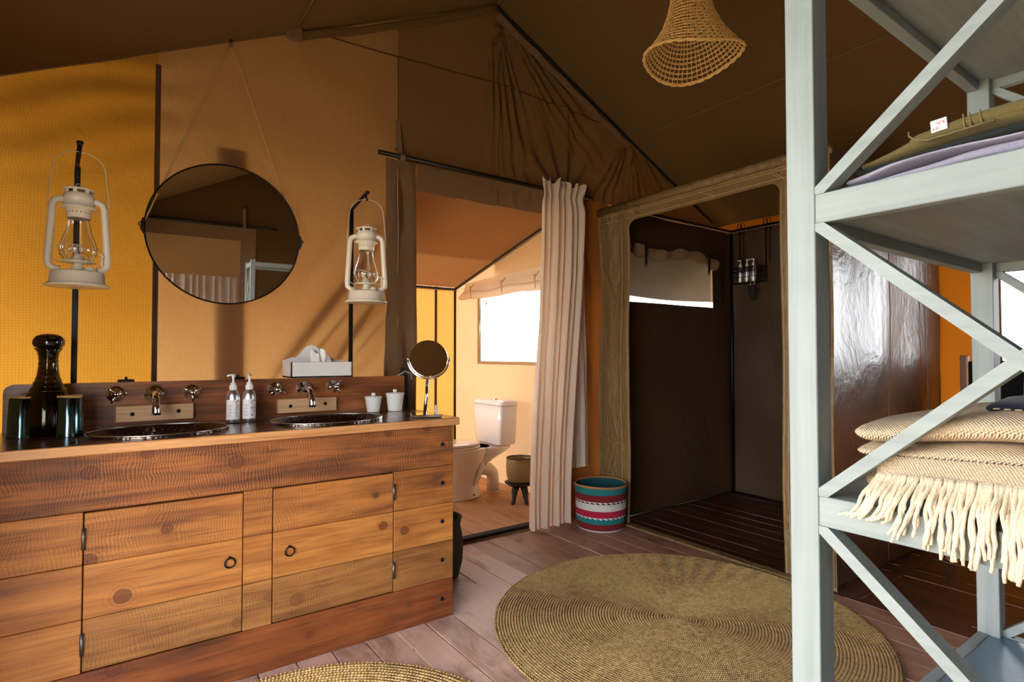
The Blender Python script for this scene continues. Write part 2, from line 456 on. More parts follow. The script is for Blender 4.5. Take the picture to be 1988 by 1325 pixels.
MT['kiondo'] = basket_mat()
MT['teal_inside'] = simple('teal_inside', C(16, 84, 96), 0.9, bump=0.4)
MT['basket_rim'] = simple('basket_rim', C(176, 122, 76), 0.8, bump=0.4, bscale=300)
m = Mat('small_basket_weave')
v = m.obj()
s_ = m.n('SeparateXYZ', i0=v).outputs
th_ = m.math('ARCTAN2', s_[1], s_[0])
zz = m.math('SINE', m.math('ADD', m.math('MULTIPLY', th_, 30.0), m.math('MULTIPLY', m.math('SINE', m.math('MULTIPLY', s_[2], 130.0)), 2.6)))
h_ = m.math('ADD', zz, m.math('SINE', m.math('MULTIPLY', s_[2], 420.0)))
MT['small_basket'] = m.end(m.bsdf(Base_Color=m.ramp(m.math('ADD', m.math('MULTIPLY', h_, 0.2), 0.5), [(0.2, C(96, 76, 46)), (0.6, C(168, 142, 96)), (1.0, C(200, 176, 126))]), Roughness=0.85, Normal=m.bump(h_, 0.5, 0.003)))
m = Mat('dark_mesh')
w_ = m.n('BsdfTransparent', i0=(0.75, 0.75, 0.75, 1)).outputs[0]
d_ = m.bsdf(Base_Color=C(96, 88, 78), Roughness=0.6, Normal=m.bump(m.noise(m.mapping(m.obj(), (120, 120, 8)), 1.0, 2), 0.4, 0.004))
tl_ = m.n('BsdfTranslucent', i0=C(110, 104, 96)).outputs[0]
a_ = m.n('MixShader', i0=0.5, i1=d_, i2=tl_).outputs[0]
MT['mesh_window'] = m.end(m.n('MixShader', i0=0.55, i1=w_, i2=a_).outputs[0])


# ------------------------------------------------------------------ mesh helpers
class MB:
    def __init__(s):
        s.v = []
        s.f = []
        s.sm = []

    def add(s, vs, fs, smooth=False, M=None):
        o = len(s.v)
        s.v += [tuple(M @ Vector(p)) for p in vs] if M is not None else [tuple(p) for p in vs]
        s.f += [tuple(i + o for i in f) for f in fs]
        s.sm += [smooth] * len(fs)
        return s

    def box(s, x0, x1, y0, y1, z0, z1, bev=0.0, M=None):
        if bev:
            bm = bmesh.new()
            bmesh.ops.create_cube(bm, size=1.0)
            for q in bm.verts:
                q.co = Vector(((x0 + x1) / 2 + q.co.x * (x1 - x0), (y0 + y1) / 2 + q.co.y * (y1 - y0), (z0 + z1) / 2 + q.co.z * (z1 - z0)))
            bmesh.ops.bevel(bm, geom=list(bm.edges), offset=bev, segments=1, affect='EDGES')
            bm.verts.ensure_lookup_table()
            s.add([q.co.copy() for q in bm.verts], [[q.index for q in f.verts] for f in bm.faces], False, M)
            bm.free()
            return s
        vs = [(x, y, z) for z in (z0, z1) for y in (y0, y1) for x in (x0, x1)]
        return s.add(vs, [(0, 2, 3, 1), (4, 5, 7, 6), (0, 1, 5, 4), (2, 6, 7, 3), (0, 4, 6, 2), (1, 3, 7, 5)], False, M)

    def tube(s, pts, r, n=8, closed=False, caps=True, M=None, flat=1.0):
        pts = [Vector(p) for p in pts]
        k = len(pts)
        rr = r if isinstance(r, (list, tuple)) else [r] * k
        vs = []
        up = None
        for i, p in enumerate(pts):
            if closed:
                t = (pts[(i + 1) % k] - pts[i - 1])
            else:
                t = pts[min(i + 1, k - 1)] - pts[max(i - 1, 0)]
            if t.length < 1e-9:
                t = Vector((0, 0, 1))
            t.normalize()
            if up is None:
                up = Vector((0, 0, 1)) if abs(t.z) < 0.9 else Vector((0, 1, 0))
            a = t.cross(up)
            if a.length < 1e-6:
                a = t.orthogonal()
            a.normalize()
            b = a.cross(t).normalized()
            up = b
            for j in range(n):
                q = 2 * math.pi * j / n
                vs.append(p + a * math.cos(q) * rr[i] + b * math.sin(q) * rr[i] * flat)
        fs = []
        m_ = k if closed else k - 1
        for i in range(m_):
            for j in range(n):
                a0 = i * n + j
                a1 = i * n + (j + 1) % n
                b0 = ((i + 1) % k) * n + j
                b1 = ((i + 1) % k) * n + (j + 1) % n
                fs.append((a0, a1, b1, b0))
        if caps and not closed:
            fs.append(tuple(reversed(range(n))))
            fs.append(tuple((k - 1) * n + j for j in range(n)))
        return s.add(vs, fs, True, M)

    def lathe(s, prof, n=24, c=(0, 0, 0), M=None, wob=None):
        vs = []
        for (r, z) in prof:
            for j in range(n):
                q = 2 * math.pi * j / n
                w = wob(q, z) if wob else 1.0
                vs.append((c[0] + r * w * math.cos(q), c[1] + r * w * math.sin(q), c[2] + z))
        fs = []
        for i in range(len(prof) - 1):
            for j in range(n):
                fs.append((i * n + j, i * n + (j + 1) % n, (i + 1) * n + (j + 1) % n, (i + 1) * n + j))
        return s.add(vs, fs, True, M)

    def grid(s, fn, nu, nv, smooth=True, keep=None):
        vs = [fn(i / nu, j / nv) for j in range(nv + 1) for i in range(nu + 1)]
        fs = []
        for j in range(nv):
            for i in range(nu):
                if keep and not keep((i + .5) / nu, (j + .5) / nv):
                    continue
                a = j * (nu + 1) + i
                fs.append((a, a + 1, a + nu + 2, a + nu + 1))
        return s.add(vs, fs, smooth)

    def prism(s, poly, y0, y1, axis='Y', M=None):
        """poly in (a, b); extruded along axis"""
        n = len(poly)
        def P(a, b, t):
            return (a, t, b) if axis == 'Y' else ((t, a, b) if axis == 'X' else (a, b, t))
        vs = [P(a, b, y0) for a, b in poly] + [P(a, b, y1) for a, b in poly]
        fs = [tuple(range(n)), tuple(reversed(range(n, 2 * n)))] + [(i, i + n, (i + 1) % n + n, (i + 1) % n) for i in range(n)]
        return s.add(vs, fs, False, M)

    def mesh(s, name, mats, off=Vector((0, 0, 0))):
        me = bpy.data.meshes.new(name)
        me.from_pydata([(p[0] - off.x, p[1] - off.y, p[2] - off.z) for p in s.v], [], s.f)
        me.polygons.foreach_set('use_smooth', s.sm)
        for mm in (mats if isinstance(mats, (list, tuple)) else [mats]):
            me.materials.append(MT[mm] if isinstance(mm, str) else mm)
        me.update()
        return me


ORG = {}


def empty(name, label, cat, loc, group=None, kind=None):
    o = bpy.data.objects.new(name, None)
    col.objects.link(o)
    o.empty_display_size = 0.05
    o.location = loc
    ORG[o.name] = Vector(loc)
    tag(o, label, cat, group, kind)
    return o


def tag(o, label=None, cat=None, group=None, kind=None):
    if label:
        o['label'] = label
    if cat:
        o['category'] = cat
    if group:
        o['group'] = group
    if kind:
        o['kind'] = kind
    return o


def part(name, mb, mat, parent=None, at=None, label=None, kind=None):
    """one mesh object; coordinates in mb are world; at = origin of the object"""
    po = ORG.get(parent.name, Vector((0, 0, 0))) if parent else Vector((0, 0, 0))
    org = Vector(at) if at is not None else po
    me = mb.mesh(name, mat, org)
    o = bpy.data.objects.new(name, me)
    col.objects.link(o)
    ORG[o.name] = org
    if parent:
        o.parent = parent
    o.location = org - po
    if label:
        o['label'] = label
    if kind:
        o['kind'] = kind
    return o


def copy_tree(o, parent=None):
    c = o.copy()
    col.objects.link(c)
    c.parent = parent
    ORG[c.name] = ORG.get(o.name, Vector())
    for ch in list(o.children):
        copy_tree(ch, c)
    return c


def bolt(parent, x, y, z, r=0.008, d='Y', name='bolt', mat='bolt'):
    mb = MB()
    prof = [(r * math.cos(a), r * 0.62 * math.sin(a)) for a in [i * math.pi / 10 for i in range(6)]]
    M = Matrix.Translation((x, y, z)) @ Matrix.Rotation(R(90), 4, 'X')
    mb.lathe([(p, q) for p, q in prof], 12, M=M)
    return part(name, mb, mat, parent, at=(x, y, z))


def sm(a, b, x):
    t = max(0.0, min(1.0, (x - a) / (b - a)))
    return t * t * (3 - 2 * t)


def nz(x, y, z=0.0):
    return noise.noise(Vector((x, y, z)))


PI = math.pi
# ------------------------------------------------------------------ tent shell
YA = 3.04       # canvas partition behind the wash stand
YB = -1.20      # partition behind the photographer
XL = -0.40
XR = 4.40
RX, RZ, SL = 2.02, 3.45, 0.485


def roofz(x, y=0):
    z = RZ - SL * abs(x - RX)
    return z


def folds(x, z):
    """pleats in the hanging canvas, towards the room when positive"""
    d = 0.0
    for (px, pz, a0, a1, f, amp, reach) in ((2.02, 3.45, -0.35, 1.12, 34, 0.020, 0.95), (3.29, 2.89, -0.9, 1.1, 22, 0.016, 0.7)):
        dx, dz = x - px, pz - z
        r = math.hypot(dx, dz)
        a = math.atan2(dx, dz)
        w = sm(a0, a0 + 0.25, a) * (1 - sm(a1 - 0.1, a1 + 0.05, a)) * sm(0.02, 0.18, r) * math.exp(-(r / reach) ** 2)
        ph = a * f + 2.2 * nz(a * 3, r * 0.8)
        d += amp * w * (abs(math.sin(ph)) ** 0.7 * 2 - 1) * (0.55 + 0.45 * math.sin(a * 9))
    # folds running down from the end of the curtain rod
    dx, dz = x - 2.62, z - 2.25
    if dz > 0:
        a = math.atan2(dx, dz)
        r = math.hypot(dx, dz)
        d += 0.010 * sm(0.03, 0.2, r) * math.exp(-(r / 0.6) ** 2) * math.sin(a * 13 + 1)
    # diagonal folds beside the doorway
    for (ox, oz, nx_, nz_, wd, amp, x0, x1, z0, z1) in (
            (1.02, 1.47, 0.786, -0.618, 0.045, 0.018, 0.60, 1.32, 0.95, 1.95),
            (1.14, 1.30, 0.72, -0.69, 0.032, 0.014, 0.75, 1.32, 0.95, 1.75),
            (1.20, 1.12, 0.70, -0.71, 0.026, 0.009, 0.9, 1.30, 0.95, 1.4),
            (0.98, 1.75, 0.80, -0.60, 0.04, 0.008, 0.7, 1.3, 1.3, 2.2)):
        t = (x - ox) * nx_ + (z - oz) * nz_
        w = sm(x0, x0 + 0.25, x) * (1 - sm(x1 - 0.05, x1, x)) * sm(z0, z0 + 0.15, z) * (1 - sm(z1 - 0.4, z1, z))
        d += amp * w * math.exp(-(t / wd) ** 2)
    d += 0.010 * nz(x * 1.3, z * 1.1, 4.0) + 0.003 * nz(x * 5, z * 3, 9.0)
    d *= 2.1
    # loose cloth at the far left under the roof
    w = (1 - sm(-0.2, 0.5, x)) * sm(1.7, 2.1, z)
    d += 0.012 * w * math.sin((z * 0.9 - x * 0.38) * 42 + 3 * nz(x * 2, z * 2))
    return d


def frange(a, b, step, snaps=()):
    pts = [a + (b - a) * i / max(1, round((b - a) / step)) for i in range(max(1, round((b - a) / step)) + 1)]
    for s in snaps:
        if a < s < b:
            j = min(range(len(pts)), key=lambda i: abs(pts[i] - s))
            pts[j] = s
    return pts


def cloth_wall(us, vs_, P, top=None, holes=(), disp=None):
    mb = MB()
    nu = len(us)
    for v in vs_:
        for u in us:
            vv = min(v, top(u)) if top else v
            mb.v.append(P(u, vv, disp(u, vv) if disp else 0.0))
    for j in range(len(vs_) - 1):
        for i in range(nu - 1):
            um, vm = (us[i] + us[i + 1]) / 2, (vs_[j] + vs_[j + 1]) / 2
            if any(h[0] < um < h[1] and h[2] < vm < h[3] for h in holes):
                continue
            if top and vs_[j] >= top(us[i]) and vs_[j] >= top(us[i + 1]):
                continue
            a = j * nu + i
            mb.f.append((a, a + 1, a + nu + 1, a + nu))
            mb.sm.append(True)
    return mb


def wa(u, v, d):
    return (u, YA - d, v)


SEAMX = 0.167
DOOR = (1.47, 2.56, -0.1, 2.135)
WIN = (3.10, 4.36, 1.50, 2.04)
wallA = part('wall_back', cloth_wall(frange(SEAMX, XR, 0.022, (1.47, 2.56, 3.10, 4.36)), frange(0.0, 3.47, 0.022, (2.135, 1.50, 2.04)), wa, roofz, (DOOR, WIN), folds), 'canvas_tan')
tag(wallA, 'tan canvas tent wall behind the wash stand, backlit by the sun', 'wall', kind='structure')
part('canvas_panel', cloth_wall(frange(XL, SEAMX, 0.03), frange(0.0, 2.7, 0.03), wa, roofz, (), folds), 'canvas_yellow', wallA, label='golden yellow canvas panel')


def on_wall(pts, off=0.011, n=14):
    out = []
    for a, b in zip(pts[:-1], pts[1:]):
        for i in range(n):
            t = i / n
            x, z = a[0] + (b[0] - a[0]) * t, a[1] + (b[1] - a[1]) * t
            out.append((x, YA - folds(x, z) - off, z))
    x, z = pts[-1]
    out.append((x, YA - folds(x, z) - off, z))
    return out


def tape(name, pts, w, mat, parent, off=0.004, label=None, taper=False):
    """flat band following the folds of the wall"""
    mb = MB()
    P = on_wall(pts, off, 24)
    dx, dz = pts[-1][0] - pts[0][0], pts[-1][1] - pts[0][1]
    L_ = math.hypot(dx, dz)
    nx, nz_ = -dz / L_, dx / L_
    vs_ = []
    for ip, p in enumerate(P):
        ww = w * math.sin(PI * min(1, max(0, ip / (len(P) - 1)))) ** 0.6 if taper else w
        for s in (-1, 1):
            x, z = p[0] + nx * ww / 2 * s, p[2] + nz_ * ww / 2 * s
            vs_.append((x, YA - folds(x, z) - off, z))
    fs = [(2 * i, 2 * i + 1, 2 * i + 3, 2 * i + 2) for i in range(len(P) - 1)]
    mb.add(vs_, fs, True)
    return part(name, mb, mat, parent, label=label)


def in_gable(a, b):
    x, z = 1.352 + (4.38 - 1.352) * a, 2.29 + (3.45 - 2.29) * b
    return z < roofz(x) - 0.005
mb = MB()
mb.grid(lambda a, b: (1.352 + 3.028 * a, YA - 0.008 - folds(1.352 + 3.028 * a, min(2.29 + 1.16 * b, roofz(1.352 + 3.028 * a))), min(2.29 + 1.16 * b, roofz(1.352 + 3.028 * a) - 0.002)), 190, 76, keep=in_gable)
part('gable_panel', mb, 'canvas_gable', wallA, label='darker brown double canvas above the doorway')


tape('seam_tape', [(SEAMX, 0.9), (SEAMX, 2.50)], 0.022, 'seam', wallA, 0.006, 'dark vertical seam tape')
tape('shadow_strip', [(0.475, 0.9), (0.475, 2.16)], 0.130, 'strip', wallA, -0.012, 'greyish purple strip standing in for a post shadow below the mirror')  # band behind the wall, standing in for an outside post's shadow
for a_, b_, w_ in (((0.66, 1.02), (1.26, 1.82), 0.040), ((0.76, 1.02), (1.20, 1.56), 0.022), ((0.93, 1.04), (1.26, 1.52), 0.034), ((1.09, 1.14), (1.27, 1.36), 0.014), ((0.44, 1.45), (0.62, 1.62), 0.02), ((1.10, 1.66), (1.28, 1.95), 0.02)):
    tape('fold_shade_strip', [a_, b_], w_, 'canvas_tan', wallA, -0.022, taper=True)  # strips added behind the wall to darken its backlight along the folds
mb = MB()
mb.tube(on_wall([(0.935, 2.885), (1.342, 2.90), (2.05, 2.934), (2.654, 2.93), (2.98, 2.90)], 0.011), 0.004, 6)
part('piped_seam', mb, 'seam_line', wallA)
for x, z0, z1 in ((1.35, 2.50, 2.90), (2.05, 2.14, 2.93), (2.65, 0.9, 2.93), (3.003, 0.1, 2.85)):
    mb = MB()
    mb.tube(on_wall([(x, z0), (x, z1)], 0.009), 0.0026, 5)
    part('stitched_seam', mb, 'seam_line', wallA)

# hem round the doorway
mb = MB()
def hem(u0, u1, v0, v1, seed, amp=0.006):
    def fn(a, b):
        x, z = u0 + (u1 - u0) * a, v0 + (v1 - v0) * b
        if (u1 - u0) < (v1 - v0):
            w = amp * nz(a * 3 + seed, z * 2.5, seed) + 0.006 * math.sin(z * 9 + a * 7 + seed * 2) + 0.010 * math.sin(a * 11 + z * 3 + 2 * nz(z * 2, a))
        else:
            w = amp * nz(x * 3, b * 2 + seed, seed) + 0.009 * math.sin((x * 2 - z * 3) * 11 + 2 * nz(x * 3, b))
        return (x, YA - folds(x, z) - 0.012 - w, z)
    return fn
mb.grid(hem(1.275, 1.47, 0.0, 2.29, 1), 12, 110)
mb.grid(hem(1.47, 2.58, 2.13, 2.29, 2), 60, 9)
hemo = part('trim_1', mb, 'canvas_hem')
mb = MB()
mb.grid(hem(2.575, 3.04, 0.0, 2.292, 5), 16, 90)
part('side_panel', mb, 'canvas_side', hemo, label='orange-brown second canvas layer added beside the shower to dim the wall')  # second layer added to dim the light coming through the wall here
tag(hemo, 'dark crumpled canvas hem framing the doorway to the toilet', 'hem', kind='structure')
mb = MB()
mb.tube([(1.345, YA - folds(1.345, z) - 0.018 - 0.006 * nz(1 + .36 * 3, z * 2.5, 1) - 0.005 * math.sin(z * 9 + .36 * 5 + 2) - .006 * math.sin(.36 * 9 + z * 2), z) for z in [i * 0.05 for i in range(46)]], 0.002, 5)
part('stitch_line', mb, 'stitch', hemo)

# roof
def roof_fn(x0, x1, y0, y1):
    def fn(a, b):
        x, y = x0 + (x1 - x0) * a, y0 + (y1 - y0) * b
        sag = 0.0
        for (p, q) in ((RX, 3.29), (3.29, 4.7), (0.76, RX), (-0.4, 0.76)):
            if p <= x <= q:
                sag = 0.022 * math.sin(PI * (x - p) / (q - p)) * math.sin(PI * (y - YB) / (YA - YB)) if YB < y < YA else 0.0
        return (x, y, roofz(x) + 0.004 - sag + 0.004 * nz(x * 2, y * 2))
    return fn
mb = MB()
mb.grid(roof_fn(RX, XR + 0.05, -2.8, YA + 0.05), 70, 90)
mb.grid(roof_fn(XL - 0.05, RX, -2.8, YA + 0.05), 90, 90)
roof = part('ceiling', mb, 'canvas_roof')
tag(roof, 'dark brown canvas tent roof sloping down from the ridge', 'ceiling', kind='structure')
for x in (3.29, 0.76):
    mb = MB()
    mb.tube([(x, y, roofz(x) - 0.004) for y in [-2.8 + 0.25 * i for i in range(24)]], 0.004, 6)
    part('roof_seam', mb, 'canvas_hem', roof)
mb = MB()
mb.tube([(RX, y, RZ - 0.010) for y in (-2.8, 0, YA)], 0.012, 8)
part('ridge_hem', mb, 'canvas_hem', roof)
# sleeve from the left purlin up to the ridge, rope down the right slope
mb = MB()
mb.tube([(0.80 + (RX - 0.80) * t, YA - 0.03 - 0.006 * math.sin(t * 20), roofz(0.80 + (RX - 0.80) * t) - 0.030 - 0.02 * math.sin(PI * t)) for t in [i / 20 for i in range(21)]], 0.022, 8)
o = part('trim_2', mb, 'canvas_roof')
tag(o, 'rolled canvas sleeve running up to the tent ridge above the mirror', 'sleeve', kind='structure')
mb = MB()
mb.box(0.72, 0.80, YA - 0.055, YA - 0.02, 2.79, 2.86, 0.008)
part('purlin_bracket', mb, 'canvas_hem', o)
mb = MB()
mb.tube([(RX + (4.3 - RX) * t, YA - 0.035, roofz(RX + (4.3 - RX) * t) - 0.016 + 0.006 * nz(t * 9, 2)) for t in [i / 30 for i in range(31)]], 0.009, 7)
o = part('trim_3', mb, 'black_soft')
tag(o, 'dark rope following the roof edge down the right slope', 'rope', kind='structure')
mb = MB()
def slv(a, b):
    x = RX + 0.02 + (3.25 - RX) * a
    return (x - 0.02 * b, YA - 0.03 - 0.030 * math.sin(PI * b) * (0.7 + 0.3 * math.sin(a * 31)), roofz(x) - 0.035 - 0.055 * b)
mb.grid(slv, 60, 6)
part('sleeve', mb, 'canvas_hem', o)

# far left opening wall, end wall, rear partition
mb = cloth_wall(frange(-2.8, YA, 0.1, (-2.6, -2.2, 0.02, 1.80)), frange(0, 2.35, 0.05, (2.0,)), lambda u, v, d: (XL, u, v), lambda u: roofz(XL), ((0.02, 1.80, -1, 2.0), (-2.6, -2.2, -1, 2.0)))  # rear slot is an unseen opening added to light the rear room
o = part('wall_left', mb, 'canvas_rear')
tag(o, 'canvas wall with the open tent entrance, left of the frame', 'wall', kind='structure')


def fe(u, v):
    return 0.008 * nz(u * 2, v * 2, 3) + 0.006 * math.sin(u * 6 + v * 2)


WR = (-0.70, 1.06, 1.12, 1.84)
mb = cloth_wall(frange(-2.8, YA, 0.06, WR[:2]), frange(0, 2.34, 0.05, WR[2:]), lambda u, v, d: (XR - d, u, v), lambda u: roofz(XR), (WR,), fe)
wr = part('wall_right', mb, 'canvas_orange')
tag(wr, 'orange backlit canvas end wall beyond the shelf', 'wall', kind='structure')
w1 = MB()
w1.box(XR - 0.012, XR + 0.01, WR[0] - 0.03, WR[1] + 0.03, WR[2] - 0.035, WR[2] + 0.004)
w1.box(XR - 0.012, XR + 0.01, WR[0] - 0.03, WR[1] + 0.03, WR[3] - 0.004, WR[3] + 0.035)
w1.box(XR - 0.012, XR + 0.01, WR[0] - 0.03, WR[0] + 0.004, WR[2], WR[3])
w1.box(XR - 0.012, XR + 0.01, WR[1] - 0.004, WR[1] + 0.03, WR[2], WR[3])
w1o = part('window_1', w1, 'canvas_hem', at=(XR, 0.18, 1.12))
tag(w1o, 'bright clear-vinyl window in the orange end wall', 'window', kind='structure')
mb = MB()
mb.box(XR + 0.002, XR + 0.004, WR[0], WR[1], WR[2], WR[3])
part('window_pane', mb, 'vinyl', w1o)

mb = cloth_wall(frange(XL, XR, 0.05, (-0.30, 0.84)), frange(0, 3.47, 0.05, (2.13,)), lambda u, v, d: (u, YB + d, v), roofz, ((-0.30, 0.84, -1, 2.13),), lambda u, v: 0.012 * nz(u * 2, v, 7) + 0.006 * math.sin(u * 14 + v * 3) * sm(0.8, 1.2, u))
wb = part('wall_front', mb, 'canvas_rear')
tag(wb, 'canvas partition behind the camera, seen in the round mirror', 'wall', kind='structure')
mb = MB()
mb.box(0.84, 1.0, YB + 0.012, YB + 0.018, 0, 2.28)
mb.box(-0.38, 0.84, YB + 0.012, YB + 0.018, 2.13, 2.28)
o = part('trim_4', mb, 'canvas_hem')
tag(o, 'dark hem round the rear doorway seen in the round mirror', 'hem', kind='structure')
mb = cloth_wall(frange(XL, XR, 0.2), frange(0, 3.47, 0.1), lambda u, v, d: (u, -2.8, v), roofz)
o = part('wall_rear', mb, 'canvas_rear')
tag(o, 'sunlit canvas wall of the rear room, seen in the round mirror', 'wall', kind='structure')

# ------------------------------------------------------------------ toilet annex
AX0, AX1, AY1, AZ1 = 1.33, 2.90, 5.06, 1.845
def annz(y):
    return 2.345 - (2.345 - AZ1) * (y - YA) / (AY1 - YA)
AW = (3.20, 4.57, 1.10, 1.74)
mb = cloth_wall(frange(YA + 0.01, AY1, 0.03, AW[:2]), frange(0, 2.36, 0.03, AW[2:]), lambda u, v, d: (AX1 - d, u, v), annz, (AW,), lambda u, v: 0.006 * nz(u * 2, v * 2, 5))
o = part('wall_toilet_right', mb, 'canvas_annex')
tag(o, 'pale lit canvas wall of the toilet room with the window', 'wall', kind='structure')
mb = cloth_wall(frange(AX0, AX1, 0.05), frange(0, AZ1, 0.05), lambda u, v, d: (u, AY1 - d, v), None, (), lambda u, v: 0.006 * nz(u * 2, v * 2, 6))
o = part('wall_toilet_back', mb, 'canvas_annex_back')
tag(o, 'bright yellow canvas wall at the back of the toilet room', 'wall', kind='structure')
mb = MB()
mb.box(2.655, 2.680, AY1 - 0.012, AY1 - 0.006, 0, AZ1)
part('seam_tape', mb, 'seam', o)
mb = cloth_wall(frange(YA + 0.01, AY1, 0.1, (3.35, 4.65)), frange(0, 2.36, 0.05, (0.8, 1.75)), lambda u, v, d: (AX0, u, v), annz, ((3.35, 4.65, 0.8, 1.75),))  # unseen opening added to light the toilet from the left
o = part('wall_toilet_left', mb, 'canvas_annex')
tag(o, 'left canvas wall of the toilet room with an unseen opening added to light it', 'wall', kind='structure')
mb = MB()
mb.grid(lambda a, b: (AX0 + (AX1 - AX0) * a, YA + (AY1 + 0.02 - YA) * b, annz(YA + (AY1 - YA) * b) + 0.004 - 0.015 * math.sin(PI * a) * math.sin(PI * b)), 30, 30)
o = part('ceiling_toilet', mb, 'canvas_annex_roof')
tag(o, 'tan canvas lean-to roof over the toilet room', 'ceiling', kind='structure')
# black tubing in the corner and under the eaves with its zip
mb = MB()
mb.tube([(AX1 - 0.025, AY1 - 0.03, 0), (AX1 - 0.025, AY1 - 0.03, AZ1 - 0.02)], 0.013, 8)
fr = part('tent_frame', mb, 'rod_black', at=(AX1 - 0.025, AY1 - 0.03, 0))
tag(fr, 'black tube frame in the corner of the toilet room', 'tent frame', kind='structure')
mb = MB()
mb.tube([(AX0, AY1 - 0.03, AZ1 - 0.015), (AX1 - 0.025, AY1 - 0.03, AZ1 - 0.015)], 0.012, 8)
part('eave_tube', mb, 'rod_black', fr)
mb = MB()
mb.tube([(AX1 - 0.025, AY1 - 0.03, AZ1 - 0.015), (AX1 - 0.025, YA + 0.05, annz(YA + 0.05) - 0.015)], 0.014, 8)
part('rafter_tube', mb, 'rod_black', fr)
mb = MB()
for i in range(150):
    y = YA + 0.1 + i * 0.0128
    z = annz(y) - 0.034
    mb.box(AX1 - 0.034, AX1 - 0.026, y, y + 0.0075, z, z + 0.007)
for i in range(150):
    x = AX0 + 0.02 + i * 0.0128
    mb.box(x, x + 0.0075, AY1 - 0.043, AY1 - 0.035, AZ1 - 0.036, AZ1 - 0.029)
part('zip_teeth', mb, 'zip', fr, kind='stuff')

# window of the toilet room with its rolled blind
w = MB()
for (a, b, c, d) in ((AW[0] - .02, AW[1] + .045, AW[2] - .03, AW[2]), (AW[0] - .02, AW[1] + .045, AW[3], AW[3] + .03), (AW[1], AW[1] + .045, AW[2], AW[3]), (AW[0] - .03, AW[0], AW[2], AW[3])):
    w.box(AX1 - 0.014, AX1 - 0.006, a, b, c, d)
w2 = part('window_2', w, 'canvas_annex', at=(AX1, 4.0, 1.1))
tag(w2, 'overexposed white window in the toilet room wall', 'window', kind='structure')
mb = MB()
mb.box(AX1 + 0.001, AX1 + 0.003, AW[0], AW[1], AW[2], AW[3])
part('window_pane', mb, 'vinyl', w2)
mb = MB()
mb.tube([(AX1 - 0.016, AW[1], AW[2] + 0.002), (AX1 - 0.016, AW[1], AW[3])], 0.004, 6)
part('pane_edge', mb, 'steel_edge', w2)

bl = empty('roman_blind', 'cream cotton blind rolled up above the toilet room window', 'blind', (AX1 - 0.03, 4.2, 1.86))
mb = MB()
def blf(a, b):
    y = 3.45 + (4.83 - 3.45) * a
    return (AX1 - 0.022 - 0.03 * sm(0, 1, b) - 0.004 * math.sin(y * 30), y, 1.865 + 0.03 * (1 - a) - 0.125 * b)
mb.grid(blf, 60, 8)
part('headboard_cloth', mb, 'blind', bl)
mb = MB()
pts = []
rr = []
for i in range(41):
    a = i / 40
    y = 3.42 + (4.87 - 3.42) * a
    sag = 0.045 * math.sin(PI * a) - 0.02 * a
    pts.append((AX1 - 0.055, y, 1.735 - sag * 0.2 - 0.008 * math.sin(a * 12) - 0.02 * sm(0.9, 1, a)))
    rr.append(0.038 + 0.003 * math.sin(a * 17) - 0.014 * sm(0.95, 1.0, a))
mb.tube(pts, rr, 14)
part('rolled_cloth', mb, 'blind', bl)
for y in (4.60, 4.08, 3.6):
    mb = MB()
    mb.tube([(AX1 - 0.06, y, 1.84), (AX1 - 0.105, y, 1.79), (AX1 - 0.10, y, 1.735), (AX1 - 0.098, y + 0.004, 1.70)], 0.003, 6)
    for s in (-1, 1):
        mb.tube([(AX1 - 0.10, y, 1.80), (AX1 - 0.108, y + 0.014 * s, 1.812), (AX1 - 0.104, y + 0.018 * s, 1.795), (AX1 - 0.10, y, 1.798)], 0.0025, 5)
        mb.tube([(AX1 - 0.10, y, 1.80), (AX1 - 0.106, y + 0.010 * s, 1.77)], 0.0025, 5)
    part('tie_cord', mb, 'rope', bl)
mb = MB()
mb.lathe([(0.002, 0.0), (0.004, -0.02), (0.009, -0.075), (0.003, -0.078)], 10, (AX1 - 0.05, 4.40, 1.70))
part('pull_weight', mb, 'steel_edge', bl)

# ------------------------------------------------------------------ shower enclosure
SX, SY0, SY1, SX1, SZ = 2.90, 1.34, 2.82, 4.30, 2.215
WS = (3.06, 4.04, 1.54, 1.955)
def fs_(u, v):
    return 0.012 * nz(u * 2.2, v * 1.5, 8) + 0.006 * math.sin(u * 9 + v * 2.0)
mb = cloth_wall(frange(SX + 0.02, SX1, 0.025, WS[:2]), frange(0, SZ - 0.02, 0.025, WS[2:]), lambda u, v, d: (u, SY1 - d, v), None, (WS,), fs_)
o = part('wall_shower_back', mb, 'pvc_dark')
tag(o, 'dark brown vinyl shower wall with a high window', 'wall', kind='structure')
mb = cloth_wall(frange(SY0, SY1, 0.025), frange(0, SZ - 0.02, 0.025), lambda u, v, d: (SX1 - d, u, v), None, (), lambda u, v: 0.012 * nz(u * 3, v * 2, 2) + 0.008 * math.sin(u * 7 - v * 5))
o = part('wall_shower_right', mb, 'pvc_dark')
tag(o, 'brown vinyl shower wall where the wire rack hangs', 'wall', kind='structure')
mb = cloth_wall(frange(SX, SX1, 0.03), frange(0.02, SZ, 0.03), lambda u, v, d: (u, SY0 - d, v), None, (), lambda u, v: 0.016 * nz(u * 2.5, v * 1.2, 12) + 0.014 * math.sin(u * 8 + 1.5 * nz(v, u)) * (0.4 + 0.6 * sm(0.2, 1.4, v)))
o = part('wall_shower_side', mb, 'pvc_gloss')
tag(o, 'glossy brown vinyl side of the shower reflecting the end window', 'wall', kind='structure')
